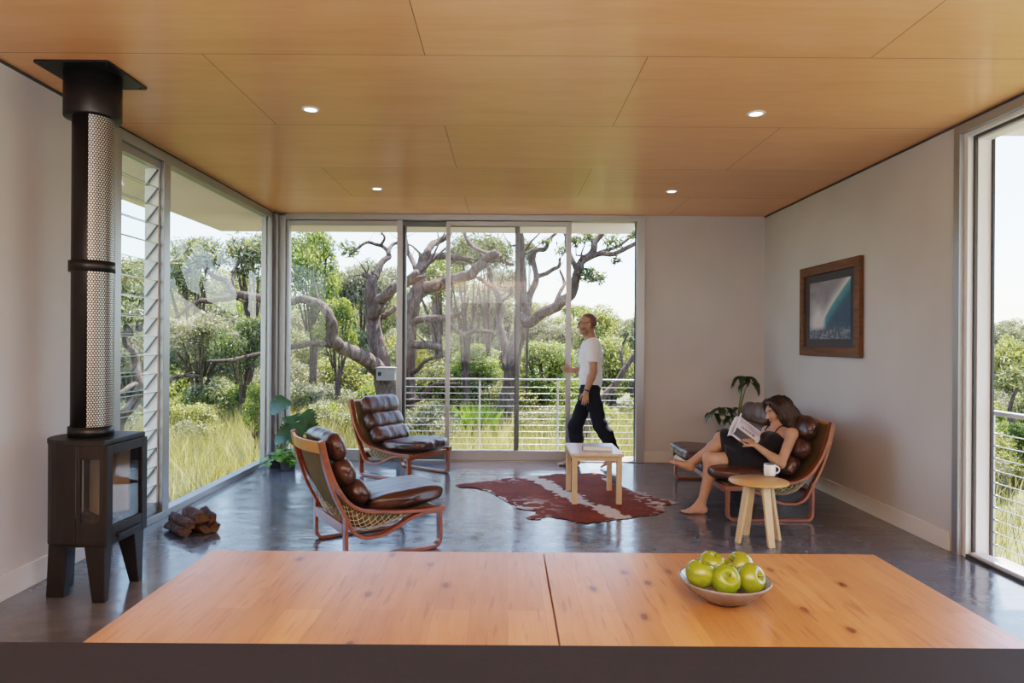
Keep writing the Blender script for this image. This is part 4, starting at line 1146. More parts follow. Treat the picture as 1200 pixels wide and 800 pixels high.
def build_woman():
    loc = A((2.05, 5.70, 0))
    root = thing('person', 'barefoot woman in black dress with long brown hair reading a magazine on the sofa', 'person', loc)
    w = lambda x, y, Y: A(W(x, y, Y))
    hipN, hipF = A((2.10, 5.655, .425)), A((2.10, 5.83, .43))
    kneeN, kneeF = w(832, 538, 5.58), w(846, 514, 5.74)
    ankN = A(WZ(822, 589, .075)); ankF = w(806, 545, 5.78)
    shN, shF = w(929, 508, 5.50), w(899, 505, 5.83)
    elN, wrN = w(915, 543, 5.40), w(886, 522, 5.52)
    elF, wrF = w(888, 536, 5.93), w(873, 523, 5.74)
    neck = w(915, 502, 5.68); hc = w(911, 481.5, 5.70)
    R = frame((-.93, -.16, -.30), (-.28, .05, 1)); s = .98
    sk = (.46, .265, .185)
    S = Sdf(); head(S, hc, R, s, True)
    S.cap(hc - R[:, 2]*.055 - R[:, 0]*.02, neck, .046, .048, .03)
    chest = (shN+shF)/2 + A((-.03, -.0, -.085)); sd = nrm(shN-shF); ax = nrm(chest - A((2.10, 5.74, .43))); fw = nrm(np.cross(sd, ax)); fw = fw if fw[0] < 0 else -fw
    ax = np.cross(fw, sd); ax = ax if ax[2] > 0 else -ax; RT = np.stack([fw, sd, ax], 1)
    pel = A((2.12, 5.74, .44)); waist = (pel*.5 + chest*.5) + A((.035, 0, 0))
    S.ell(pel, (.115, .155, .10), None, .05); S.ell(waist, (.088, .118, .11), RT, .06); S.ell(chest, (.098, .132, .12), RT, .06)
    bust = []
    for b in (-1, 1): bust.append(chest + fw*.062 + sd*.058*b - ax*.022); S.ell(bust[-1], (.042, .047, .047), RT, .03)
    S.cap(shN - sd*.02, shF + sd*.02, .042, .042, .05); S.cap(neck, (shN+shF)/2 - ax*.0, .046, .06, .05)
    for sh, el, wr in ((shN, elN, wrN), (shF, elF, wrF)):
        S.cap(sh, el, .044, .036, .03); m = el + (wr-el)*.3; S.cap(el, m, .036, .036, .02); S.cap(m, wr, .036, .023, .02)
    hand(S, wrN, w(873, 513, 5.58)-wrN, A((-.3, .6, -.5)), A((-.5, .2, .8)), [.5, .6, .7, .75], .93, .8)
    hand(S, wrF, w(866, 514, 5.66)-wrF, A((-.2, -.5, .6)), A((-.6, .3, .6)), [.6, .7, .75, .8], .93, .6)
    for hp, kn, an in ((hipN, kneeN, ankN), (hipF, kneeF, ankF)):
        S.cap(hp, kn, .080, .052, .04); m = kn + (an-kn)*.32 + A((.022, 0, -.004)); S.cap(kn, m, .050, .052, .03); S.cap(m, an, .051, .031, .03)
        S.ell(kn + A((-.012, 0, .008)), (.040, .040, .045), None, .03)
    h = A(WZ(829, 601, 0.003)); tt = A(WZ(798.5, 601, 0.003)); foot(S, ankN, h, tt, .92, (0, -1, 0))
    foot(S, ankF, w(812, 553, 5.78), w(780, 540, 5.76), .90, (0, 1, .05))
    def paint(V, C):
        C *= (.92+.16*vnoise3(V, 24, 6))[:, None]
        face_paint(V, C, hc, R, s, (.42, .12, .10), (.07, .035, .02))
        for (a, bb) in ((h, tt), (w(812, 553, 5.78), w(780, 540, 5.76))):
            e = np.exp(-(np.linalg.norm(V-bb, axis=1)/.045)**4)[:, None]*.35; C[:] = C*(1-e) + A((.45, .17, .12))*e
    sdf_obj('body', S.mesh(.0052), MATS['skin'], root, loc, sk, paint)
    # dress
    S = Sdf(); S.ell(pel, (.130, .170, .115), None, .05); S.ell(waist, (.100, .128, .12), RT, .06); S.ell(chest, (.106, .139, .125), RT, .06)
    for b in bust: S.ell(b, (.047, .052, .052), RT, .03)
    S.cap(hipN, kneeN + A((.02, .03, 0)), .098, .088, .10); S.cap(hipF, kneeF + A((.02, 0, 0)), .098, .080, .10)
    S.cap(hipN + A((0, .05, -.03)), (kneeN*.8 + kneeF*.2) + A((.12, .02, -.05)), .09, .075, .10)
    top = chest + ax*.040
    hem = w(846, 515, 5.72)
    def cut(f, X, Y_, Z):
        f = np.maximum(f, (X-top[0])*ax[0]+(Y_-top[1])*ax[1]+(Z-top[2])*ax[2] - .03*((X-chest[0])*sd[0]+(Y_-chest[1])*sd[1]+(Z-chest[2])*sd[2])**2/.01)
        f = np.maximum(f, -(X - (hem[0]-.015) + .10*(Z-hem[2]) + .008*np.sin(Y_*60)))
        f = np.maximum(f, .345 - Z - .25*np.maximum(X-2.0, 0))
        return f
    def folds(V): return .007*np.sin(V[:, 1]*38 + V[:, 0]*22 + 5*V[:, 2]) * np.clip((.62-V[:, 2])*6, 0, 1)*vnoise3(V, 6, 4) + .006*(vnoise3(V, 16, 8)-.5)
    sdf_obj('dress', S.mesh(.0065, extra=cut), MATS['black_fabric'], root, loc, (.012, .012, .017), None, folds)
    for k, sh in ((.088, shN), (-.088, shF)):
        b = MB()
        a0 = chest + ax*.028 + sd*k*.80 + fw*.104; a1 = (shN+shF)/2 + sd*k*1.02 + ax*.043 + fw*.01; a2 = chest + sd*k*.8 - fw*.09 + ax*.06
        am = (a0+a1)/2 + fw*.028 + ax*.016
        b.tube(catmull([Vector(a0-loc), Vector(am-loc), Vector(a1-loc), Vector(a2-loc)], 5), .0045, 6)
        b.build('dress_strap', MATS['black_fabric'], root)
    # hair
    S = Sdf(); f, l, u = R[:, 0], R[:, 1], R[:, 2]; P = lambda a, bb, c: hc + s*(f*a + l*bb + u*c)
    S.ell(P(-.022, 0, .030), A((.106, .088, .096))*s, R, .02)
    for bb in (-1, 1):
        S.chain([P(.045, .050*bb, .085), P(.028, .082*bb, .03), P(.012, .090*bb, -.05), P(-.012, .082*bb, -.13), P(-.035, .078*bb, -.20), P(-.05, .078*bb, -.29)], [.030, .030, .034, .036, .034, .016], .03)
        S.chain([P(-.05, .055*bb, .04), P(-.075, .065*bb, -.06), P(-.075, .07*bb, -.15), P(-.06, .068*bb, -.245)], [.05, .056, .050, .020], .04)
    S.chain([P(-.075, 0, .03), P(-.105, 0, -.06), P(-.10, .0, -.15), P(-.085, 0, -.255)], [.05, .052, .046, .018], .04)
    def cut(ff, X, Y_, Z):
        q = np.stack([X-hc[0], Y_-hc[1], Z-hc[2]], -1)@R/s
        face = np.maximum(np.maximum(.046 - q[..., 0] + .02*np.clip(q[..., 2]/.05, -1, 1), np.abs(q[..., 1]) - .062), q[..., 2] - .085 - .1*np.maximum(.07-q[..., 0], 0))
        return np.maximum(ff, -face)
    def strands(V):
        q = (V-hc)@R; a = np.arctan2(q[:, 1], q[:, 0]+.02); return .004*np.sin(a*46 + 2*np.sin(q[:, 2]*30)) + .004*np.sin(a*19+3) + .004*(vnoise3(V, 30, 8)-.5)
    sdf_obj('hair', S.mesh(.0055, extra=cut), MATS['brown_hair'], root, loc, (.036, .018, .012), None, strands)

    # magazine held in both hands: an open, bent sheet pair
    c0 = w(874, 507, 5.67); mloc = Vector(c0)
    m = thing('magazine', 'open magazine with white pages held in the hands of the reading woman', 'magazine', mloc)
    ex = nrm(A(w(895, 524, 5.66)) - A(w(853, 493, 5.66))); ey = nrm(A((.45, .55, .62)) - ex*(A((.45, .55, .62))@ex)); ez = np.cross(ex, ey)
    ez = ez if ez[1] < 0 else -ez
    n, k = 40, 24; L, Hh = .30, .22
    def page(name, flip, off):
        V, C = [], []
        for i in range(n):
            t = i/(n-1)
            for j in range(k):
                v = j/(k-1)
                # the far end curls over
                if t < .22: a = (.22-t)/.22*2.0; x = -.5*L+.22*L - .033*math.sin(a)*1.0 ; z = .033*(1-math.cos(a))
                else: x = -.5*L + t*L; z = 0
                z += .014*math.sin(v*PI) + off
                pt = ex*x + ey*(v-.5)*Hh*(1) - ez*z*(1 if flip else -1)
                V.append(pt); col = A((.72, .70, .74))
                if not flip:
                    if .05 < v < .40 and .10 < t < .80: col = A((.075, .07, .085))
                    elif .48 < v < .62 and .30 < t < .75: col = A((.26, .20, .22)) if int(t*50) % 4 else A((.55, .52, .56))
                    elif .66 < v < .95 and .12 < t < .92: col = A((.50, .47, .56)) + .10*math.sin(t*9+v*7)
                C.append(col)
        ids = np.arange(n*k).reshape(n, k); Q = np.stack([ids[:-1, :-1], ids[1:, :-1], ids[1:, 1:], ids[:-1, 1:]], -1).reshape(-1, 4)
        return mesh_obj(name, np_mesh(name, V, Q, np.array(C), True), MATS['magazine_paper'], m)
    page('front_page', False, .0); page('back_page', True, .004)
# ------------------------------------------------------------------ plants and bushland
def make_nature_mats():
    leaf_mat('bush_leaves', (1, 1, 1), .5, .05); leaf_mat('house_leaves', (1, 1, 1), .22, .10)
    leaf_mat('grass_blades', (1, 1, 1), .5, .03)
    t = NT('eucalypt_bark'); v = t.coord('Object', (6, 6, 1.6)); n = t.noise(v, 2.2, 6, .65, 1.2); n2 = t.noise(t.coord('Object'), .9, 3)
    f = t.mix(n.outputs[0], n2.outputs[0], .3)
    t.done(t.pbsdf(t.ramp(f, [(.28, (.030, .020, .016)), (.5, (.085, .060, .048)), (.72, (.22, .175, .15))]), .95, 0, .15, t.bump(n.outputs[0], .9, .05)))
    simple('green_stem', (.12, .16, .05), .6)
    simple('nest_box_wood', (.15, .14, .135), .8, var=.2); simple('dark_hole', (.01, .01, .01), .9)

def gz(x, y):
    x = np.asarray(x, float); y = np.asarray(y, float)
    d = np.hypot(x, y-3); t = np.clip((d-17)/35, 0, 1); t = t*t*(3-2*t)
    return -.95 + 2.6*t + .10*np.sin(x*.7+1)*np.cos(y*.55) + .05*np.sin(x*2.1)*np.sin(y*1.7+2) - .25*np.exp(-((x-6)/4)**2)

def leaf_cloud(blobs, size, pal, g, asp=.36, shell=.55):
    """blobs: list of (center, radii, count). returns V, Q, C for rhombic leaves"""
    Vs, Cs = [], []
    pal = np.array(pal)
    for c, r, n in blobs:
        d = g.normal(size=(n, 3)); d /= np.linalg.norm(d, axis=1, keepdims=True)
        rad = (shell + (1-shell)*g.random(n))[:, None]*(1 + .25*(g.random((n, 1))-.5))
        P = np.array(c) + d*rad*np.array(r)
        ax = g.normal(size=(n, 3)) + d*.5 + np.array([0, 0, -.5]); ax /= np.linalg.norm(ax, axis=1, keepdims=True)
        sd = np.cross(ax, g.normal(size=(n, 3))); sd /= np.linalg.norm(sd, axis=1, keepdims=True)
        L = size*(.6+.8*g.random((n, 1))); nn = np.cross(ax, sd)
        q = np.stack([P - ax*L*.5, P + sd*L*asp*.5 + nn*L*.06, P + ax*L*.5, P - sd*L*asp*.5 + nn*L*.06], 1)
        Vs.append(q.reshape(-1, 3))
        w = g.random((n, 1))*.8 + .2*((d[:, 2:3]+1)/2); k = np.clip((w*(len(pal)-1)), 0, len(pal)-1.001); i = k.astype(int)[:, 0]; fr = k - i[:, None]  # upper leaves lean to the sunlit end of the palette
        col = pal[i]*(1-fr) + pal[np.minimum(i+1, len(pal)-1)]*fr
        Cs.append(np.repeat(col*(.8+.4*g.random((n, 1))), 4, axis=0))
    V = np.concatenate(Vs); C = np.concatenate(Cs); return V, np.arange(len(V)).reshape(-1, 4), C

PAL = {  # dark to pale; sunlit leaf specks are put into the last colours
 'bright': [(.022, .040, .010), (.075, .125, .022), (.17, .235, .045), (.48, .52, .20)],
 'olive':  [(.022, .032, .016), (.070, .090, .042), (.15, .17, .085), (.44, .45, .30)],
 'dark':   [(.012, .024, .010), (.032, .060, .022), (.075, .115, .038), (.20, .25, .09)],
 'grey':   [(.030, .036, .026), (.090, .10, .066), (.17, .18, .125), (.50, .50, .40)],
 'yellow': [(.035, .045, .012), (.12, .145, .035), (.24, .26, .075), (.56, .56, .28)],
}
BUSH = {}
def bush_proto(kind, seed):
    """unit crown: radius about 1, centre at z=1, stems from z=-.6 ; meshes are shared by the copies"""
    g = np.random.default_rng(seed); r = random.Random(seed)
    blobs = []
    for i in range(16):
        a = r.uniform(0, 2*PI); e = r.uniform(-.5, 1.0); q = r.uniform(.35, .75)
        c = (q*math.cos(a)*math.cos(e*1.2), q*math.sin(a)*math.cos(e*1.2), 1 + .75*math.sin(e*1.2)*r.uniform(.6, 1))
        s = r.uniform(.22, .42); blobs.append((c, (s, s, s*.8), int(380*(s/.3)**2)))
    blobs.append(((0, 0, .95), (.75, .75, .65), 1600))
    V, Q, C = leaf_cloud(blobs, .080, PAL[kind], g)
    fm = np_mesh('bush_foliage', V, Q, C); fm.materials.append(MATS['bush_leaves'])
    b = MB()
    for i in range(5):
        c = blobs[i][0]; b.tube(catmull([(.05*i-.1, 0, -1.0), (c[0]*.3, c[1]*.3, .2), (c[0]*.6+.1*r.uniform(-1, 1), c[1]*.6, .6), c], 3), [.055-.003*k for k in range(10)], 6)
    for i in range(5, 11):
        c = blobs[i][0]; b.tube([(c[0]*.3, c[1]*.3, .4), (c[0]*.7, c[1]*.7, c[2]*.8), c], [.03, .022, .008], 5)
    so = b.build('bush_stems', MATS['eucalypt_bark']); sm = so.data; bpy.data.objects.remove(so)
    return fm, sm
def add_bush(name, kind, var, c, rx, rz, label, cat, group, rot=0):
    key = (kind, var)
    if key not in BUSH: BUSH[key] = bush_proto(kind, hash_seed(kind, var))
    fm, sm = BUSH[key]
    g = float(gz(c[0], c[1])); 
    o = thing(name, label, cat, (c[0], c[1], min(g, c[2]-rz)), rot, group)
    zoff = c[2] - o.location.z
    f = bpy.data.objects.new('foliage', fm); link(f, o); f.location = (0, 0, zoff - rz); f.scale = (rx, rx, rz)
    s = bpy.data.objects.new('stem', sm); link(s, o)
    a = (zoff + .35*rz + .15)/2.4; s.location = (0, 0, a - .15); s.scale = (rx, rx, a)
    return o
def hash_seed(kind, var): return sum(ord(ch) for ch in kind)*7 + var

def tree(name, label, Y, branches, blobs=(), kind='olive', lsize=.12, cat='tree', seed=1):
    r = random.Random(seed); rootp = W(*branches[0][0][0][:2], Y); g = float(gz(rootp.x, Y))
    root = thing(name, label, cat, (rootp.x, Y, g)); loc = Vector(root.location); b = MB()
    for bi, (pts, rad) in enumerate(branches):
        P = []; n = len(pts); sgn = r.choice((-1, 1))
        for i, p in enumerate(pts):
            dy = p[2] if len(p) > 2 else 0
            P.append(W(p[0], p[1], Y+dy) - loc)
        if bi == 0 and P[0].z > 0: P[0].z = min(P[0].z, -.05)
        Q = catmull(P, 5); m = len(Q); R = []
        for i in range(m):
            t = i/(m-1)*(len(rad)-1); k = min(int(t), len(rad)-2); R.append((rad[k]*(1-(t-k)) + rad[k+1]*(t-k))*Y/F*(1+.035*math.sin(i*1.9+bi)))
        Q = [q + Vector((.012*math.sin(i*.8+bi), .03*math.sin(i*.6+bi*2), .008*math.sin(i*1.1))) if 0 < i < m-1 else q for i, q in enumerate(Q)]
        b.tube(Q, R, 10)
        # twigs
        for k in range(3 if bi else 0):
            i = r.randint(m//2, m-1); d = Vector((r.uniform(-1, 1), r.uniform(-1, 1), r.uniform(-.2, 1))); L = R[i]*r.uniform(6, 14)
            q = [Q[i]]
            for s in range(3): q.append(q[-1] + d.normalized()*L/3); d += Vector((r.uniform(-.6, .6), r.uniform(-.6, .6), r.uniform(-.2, .6)))
            b.tube(q, [R[i]*.35, R[i]*.25, R[i]*.15, R[i]*.06], 5)
    b.build('trunk', MATS['eucalypt_bark'], root, fix=False)
    if blobs:
        bl = []
        for (px, py, rp, n, dy) in blobs:
            c = W(px, py, Y+dy) - loc; q = rp*Y/F; bl.append((c, (q, q, q*.8), n))
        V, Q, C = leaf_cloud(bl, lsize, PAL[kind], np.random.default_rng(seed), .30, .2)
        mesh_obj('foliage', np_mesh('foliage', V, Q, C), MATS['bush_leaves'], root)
    return root

def build_bushland():
    # ground
    n = 150; xs = np.linspace(-60, 60, n); ys = np.linspace(-20, 90, n); X, Y = np.meshgrid(xs, ys, indexing='ij'); Z = gz(X, Y)
    ids = np.arange(n*n).reshape(n, n); Q = np.stack([ids[:-1, :-1], ids[1:, :-1], ids[1:, 1:], ids[:-1, 1:]], -1).reshape(-1, 4)
    tag(mesh_obj('ground', np_mesh('ground', np.stack([X, Y, Z], -1).reshape(-1, 3), Q, None, True), MATS['bush_ground']), 'sandy grassy bush ground outside the house', 'ground', kind='structure')

    # traced eucalypts -------------------------------------------------
    tree('gum_tree', 'massive gnarled gum trunk with thick bent limbs outside the fixed pane, carrying the grey box', 13.0, [
        ([(458, 640), (456, 540), (453, 475), (449, 440), (441, 400), (435, 362), (436, 332), (438, 321)], [15, 14, 13, 11, 9.5, 8, 6.5, 5.5]),
        ([(438, 326), (448, 308, .2), (455.6, 299.7, .3), (454, 294, .4), (444, 286.6, .3), (429, 284.7, .2), (418, 292), (409, 300)], [5, 4, 3.2, 2.6, 2.4, 2, 1.4, .8]),
        ([(455, 300, .3), (459, 287, .5), (466, 284, .6), (474, 276, .8)], [3, 2.4, 2, 1.2]), ([(447, 288, .3), (450, 279), (448, 272), (453, 262)], [2, 1.6, 1.2, .8]),
        ([(438, 330), (432, 323), (427, 322)], [4.5, 4, 3.2]),
        ([(437, 372), (442, 357, -.1), (451, 347, -.2), (465, 335, -.3), (479, 329, -.3), (490, 322, -.3)], [7.5, 7, 6.6, 6.2, 6.5, 6.5]),
        ([(450, 445), (438, 427, -.3), (420, 416, -.5), (401, 407, -.6), (391, 399, -.7), (389, 384, -.8), (386, 368, -.8), (374, 357, -.8), (358, 351, -.9), (336, 353, -1.0), (312, 351, -1.1), (292, 347, -1.2), (276, 345, -1.2)], [11, 9, 8, 7.5, 7, 6, 5.5, 5, 4.8, 4.6, 4.4, 4.6, 4]),
        ([(278, 346, -1.2), (262, 350, -1.3), (246, 352, -1.4), (232, 354, -1.4), (219, 361, -1.5), (205, 373, -1.6)], [3.8, 3.4, 3, 2.6, 2, 1.2]),
        ([(276, 345, -1.2), (268, 333, -1.1), (255, 325, -1.1), (243, 318, -1), (235, 309, -1), (226, 306, -1)], [3.8, 3.2, 2.6, 2.2, 1.8, 1]),
        ([(274, 345, -1.2), (272, 325, -1.0), (280, 308, -.8), (300, 305, -.6)], [2, 1.8, 1.4, .8]),
        ([(464, 361), (456, 366), (449, 373)], [3.6, 3.4, 2.6]),
        ([(395, 405, -.6), (372, 402, -.9), (350, 405, -1.1), (322, 410, -1.3), (280, 420, -1.6), (243, 424, -1.8)], [4, 3.4, 2.8, 2.4, 2.2, 1.4]),
    ], [(212, 312, 26, 420, -1), (250, 300, 26, 420, -.8), (290, 292, 26, 420, -.6), (410, 292, 14, 140, 0), (305, 300, 18, 250, -.6)], 'olive', .13, seed=3)
    tree('gum_tree', 'dark twisted gum with broken top and long limb reaching right, behind the railing', 13.6, [
        ([(466, 640), (474, 540), (477, 480), (478, 430), (479, 395), (481, 368), (486, 350), (494, 339), (508, 335), (523, 331)], [15, 12, 10, 9.5, 9.5, 9.5, 9.5, 8, 7, 6.5]),
        ([(521, 331), (536, 326, -.2), (552, 321, -.4), (562, 311, -.5), (570, 303, -.6), (579, 298, -.7), (586, 299, -.7)], [6.6, 6.2, 6, 5.6, 5.2, 4.8, 3]),
        ([(485, 352), (492, 335), (491, 324), (493, 313), (497, 301), (503, 294)], [9, 8.5, 8, 6.5, 5, 3.5]),
        ([(495, 316), (503, 304, .3), (514, 300, .5), (530, 301, .6), (548, 304, .7), (566, 306, .8), (584, 305, .9), (602, 310, 1)], [5, 4.8, 4.4, 4, 3.6, 3.2, 3, 2]),
        ([(500, 298), (504, 289, .3), (512, 283, .5), (524, 277, .7), (536, 262, .9)], [4.5, 4.4, 4, 3.6, 2]),
        ([(488, 316), (482, 303, .4), (477, 291, .5), (474, 272, .6)], [3.4, 3.2, 2.8, 2]),
        ([(481, 380), (488, 376, -.3), (500, 373, -.4), (522, 372, -.5), (541, 367, -.6)], [4.5, 4.2, 4, 3.4, 1.8]),
        ([(520, 373, -.5), (531, 383, -.4), (542, 392, -.3), (561, 387, -.2), (578, 390, -.1)], [3.4, 3, 2.8, 2.6, 1.6]),
        ([(482, 404), (495, 404, -.4), (508, 405, -.6), (515, 407, -.7)], [5, 4.8, 4.4, 3.6]),
        ([(480, 440), (490, 432, -.3), (500, 422, -.5), (520, 417, -.7)], [3, 2.6, 2.2, 1.4]),
        ([(472, 472), (492, 466, -.4), (507, 452, -.5), (521, 450, -.6), (540, 450, -.7)], [3.2, 3, 2.6, 2.2, 1.2]),
        ([(575, 300, -.6), (556, 290, 0), (545, 275, .3), (540, 255, .4)], [3, 2.6, 2, 1.2]),
    ], [(545, 285, 20, 260, .6), (575, 284, 20, 260, .5), (560, 300, 16, 160, .6), (520, 325, 16, 150, .9), (590, 295, 14, 160, .8)], 'olive', .12, seed=5)
    tree('gum_tree', 'grey barked gum leaning right, forking above the cable balustrade behind the sliding panels', 15.0, [
        ([(566, 620), (580, 540), (588, 500), (596, 460), (602, 420), (608, 392), (612, 370)], [13, 11, 10, 9, 8.6, 8.4, 8]),
        ([(612, 374), (612, 345), (611, 318), (610, 292), (608, 262)], [6.5, 6, 5.5, 5, 4]),
        ([(612, 376), (622, 377, -.2), (632, 369, -.3), (648, 361, -.4), (662, 351, -.5), (672, 340, -.6), (677, 318, -.7), (682, 307, -.7), (695, 294, -.8), (698, 282, -.8), (709, 272, -.9)], [6.5, 6.5, 6.4, 6.2, 6, 5.4, 5, 4.6, 4.2, 3.4, 2.4]),
        ([(681, 309, -.7), (698, 298, -.9), (720, 297, -1.1), (748, 283, -1.3), (775, 268, -1.5)], [3.4, 3.2, 2.8, 2.4, 1.4]),
        ([(700, 297, -.9), (724, 288, -.7), (748, 272, -.6)], [2.2, 2, 1.4]),
        ([(613, 372), (619, 353, .2), (625, 336, .3), (629, 322, .4), (624, 304, .5), (630, 293, .5), (640, 291, .6), (643, 281, .7), (652, 273, .7)], [5, 4.6, 4.2, 3.6, 3.4, 3.2, 3, 2.4, 1.6]),
        ([(628, 325, .4), (644, 318, .5), (654, 312, .5), (657, 302, .6)], [3, 2.8, 2.4, 1.4]),
        ([(648, 361, -.4), (655, 346, -.2), (661, 330, 0), (656, 316, .1)], [3, 2.6, 2, 1.2]),
        ([(599, 445), (593, 422, .3), (591, 402, .4), (585, 380, .5), (586, 356, .6), (580, 338, .7), (575, 322, .8), (571, 308, .9)], [6, 5.6, 5.4, 5, 4.6, 4, 3.4, 2.2]),
        ([(580, 340, .7), (566, 329, .5), (556, 324, .4)], [3, 2.4, 1.4]),
        ([(586, 355, .6), (597, 345, .4), (601, 335, .3)], [2.2, 1.8, 1]),
        ([(678, 320, -.7), (668, 300, -.5), (664, 280, -.3), (660, 262, -.2)], [3.4, 3, 2.6, 1.8]),
    ], [(690, 322, 13, 200, -.8), (702, 326, 10, 120, -.8), (660, 292, 12, 110, .5), (718, 283, 14, 120, -.8), (690, 278, 14, 130, -.6), (672, 282, 12, 110, 0), (742, 275, 10, 90, -.9), (615, 285, 10, 60, .3), (640, 283, 10, 60, .5), (722, 305, 7, 50, -1)], 'olive', .13, seed=8)
    tree('slanted_tree', 'thin pale trunk slanting up behind the walking man and the balustrade', 12.5, [
        ([(672, 560), (690, 498), (702, 472), (717, 455), (731, 434), (745, 415), (768, 385)], [5, 4.5, 4.2, 4, 3.6, 3.2, 1.6]),
        ([(731, 434), (728, 412, .3), (733, 395, .5)], [2.2, 1.8, 1])], [(768, 380, 18, 220, 0), (735, 392, 12, 110, .4)], 'olive', .11, seed=12)
    tree('gum_tree', 'reddish forked gum trunk seen between the glass louvres', 10.5, [
        ([(120, 560), (139, 502), (153, 476), (165, 461), (163, 442), (155, 414), (148, 397), (146, 370)], [8, 6.5, 6, 5.4, 5, 4.4, 3.6, 2]),
        ([(160, 468), (176, 458, .3), (192, 450, .5), (212, 440, .8), (236, 441, 1)], [4, 3.6, 3.2, 2.6, 1.2]),
        ([(163, 450), (152, 452, -.3), (141, 460, -.5), (128, 462, -.7)], [3, 2.8, 2.4, 1.4]),
        ([(150, 400), (136, 380, .2), (125, 372, .4)], [3, 2.6, 1.6])], [(146, 365, 26, 330, 0), (120, 370, 26, 330, .3), (170, 345, 24, 300, .8)], 'olive', .11, seed=15)
    tree('gum_tree', 'bent grey branch and stem outside the right-hand opening', 12.0, [
        ([(1120, 640), (1146, 575), (1165, 551), (1186, 532), (1202, 525), (1232, 505)], [6, 5, 4.6, 4.2, 3.6, 2]),
        ([(1187, 531), (1189, 505, .2), (1184, 486, .3), (1190, 455, .4)], [3.6, 3.2, 2.8, 1.6])], [(1190, 440, 28, 420, .4), (1230, 490, 26, 330, 0)], 'olive', .10, seed=17)
    # grey box on the trunk
    p = W(453, 438, 12.3)
    t = thing('nest_box', 'grey wooden box fixed to the thick gum trunk outside the fixed pane', 'nest box', p)
    b = MB(); b.box(-.16, .17, -.14, .12, -.11, .10); b.build('box_body', MATS['nest_box_wood'], t, .006)
    b = MB(); b.box(-.18, .19, -.16, .24, .101, .12); b.build('box_lid', MATS['nest_box_wood'], t, .004)
    b = MB(); b.box(-.13, -.07, -.142, -.1405, -.03, .04); b.build('entrance_hole', MATS['dark_hole'], t)
    b = MB(); b.box(-.05, .05, .121, .60, -.03, .03); b.build('bracket', MATS['nest_box_wood'], t)

    # named crowns -------------------------------------------------------
    r = random.Random(21); k = 0
    def crown(px, py, Y, rpx, rpy, kind, name, label, cat='tree', group=None):
        nonlocal k
        k += 1; add_bush(name, kind, k % 3, W(px, py, Y), rpx*Y/F, rpy*Y/F, label, cat, group, r.uniform(0, 6))
    crown(366, 322, 17, 46, 72, 'bright', 'leafy_tree', 'bright green dense tree behind the fixed pane, tallest there')
    crown(395, 385, 16, 30, 45, 'bright', 'leafy_tree', 'bright green drooping tree just left of the massive gum trunk')
    crown(285, 405, 15, 38, 52, 'dark', 'dark_tree', 'dark green tree at the right side of the corner window')
    crown(225, 320, 20, 46, 48, 'olive', 'bush_tree', 'olive tree crown high in the middle of the corner window')
    crown(160, 335, 19, 46, 46, 'olive', 'bush_tree', 'olive tree crown behind the glass louvres, high up')
    crown(300, 310, 22, 40, 42, 'olive', 'bush_tree', 'olive tree crown high beside the corner post')
    crown(235, 395, 16, 46, 38, 'grey', 'bush_tree', 'grey green bush at mid height in the corner window')
    crown(150, 420, 16, 44, 42, 'grey', 'bush_tree', 'grey green bush low behind the glass louvres')
    crown(300, 480, 11.5, 22, 40, 'bright', 'shrub', 'bright green shrub by the bottom of the corner post', 'shrub')
    crown(345, 460, 18, 40, 55, 'grey', 'bush_tree', 'grey green bush in the lower left of the fixed pane')
    crown(415, 450, 19, 40, 60, 'grey', 'bush_tree', 'grey green bush between the thick limb and the chair')
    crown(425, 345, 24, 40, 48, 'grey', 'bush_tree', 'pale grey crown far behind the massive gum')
    crown(520, 330, 20, 48, 40, 'bright', 'leafy_tree', 'yellow green tree behind the broken gum top')
    crown(575, 300, 18, 34, 34, 'olive', 'bush_tree', 'olive crown under the eave between the two sliding panels')
    crown(560, 370, 22, 50, 48, 'grey', 'bush_tree', 'grey green crown behind the thin forked stems')
    crown(560, 430, 18, 44, 34, 'bright', 'shrub', 'bright green bush above the balustrade left of the leaning gum', 'shrub')
    crown(640, 435, 19, 46, 44, 'bright', 'leafy_tree', 'green bush right of the leaning gum trunk')
    crown(640, 505, 15, 40, 34, 'dark', 'shrub', 'dark green shrub behind the balustrade beside the coffee table', 'shrub')
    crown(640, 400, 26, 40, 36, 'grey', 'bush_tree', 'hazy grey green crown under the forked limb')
    crown(715, 430, 20, 44, 44, 'yellow', 'leafy_tree', 'yellow green bush behind the walking man')
    crown(700, 385, 28, 40, 34, 'yellow', 'leafy_tree', 'pale yellow green crown behind the head of the man')
    crown(742, 405, 22, 22, 48, 'grey', 'bush_tree', 'grey green tree at the edge of the open doorway')
    crown(500, 490, 17, 34, 34, 'olive', 'shrub', 'olive shrub low behind the first sliding panel', 'shrub')
    crown(720, 505, 16, 30, 30, 'yellow', 'shrub', 'pale shrub low in the open doorway behind the legs of the man', 'shrub')
    crown(1185, 430, 17, 36, 46, 'yellow', 'leafy_tree', 'yellow green crown at the top of the right-hand opening')
    crown(1225, 470, 14, 44, 56, 'olive', 'bush_tree', 'olive bush at the edge of the right-hand opening')
    crown(1185, 560, 15, 30, 38, 'dark', 'shrub', 'dark green shrub behind the side balustrade', 'shrub')
    crown(1170, 400, 24, 30, 26, 'grey', 'bush_tree', 'grey green crown farthest in the right-hand opening')
    crown(1205, 408, 27, 34, 26, 'olive', 'bush_tree', 'olive crown right of the farthest crown in the right-hand opening')
    crown(1228, 425, 21, 30, 34, 'bright', 'leafy_tree', 'bright green crown at the right edge of the right-hand opening')
    crown(440, 335, 27, 36, 40, 'grey', 'bush_tree', 'pale grey green crown behind the forked dead top of the massive gum')
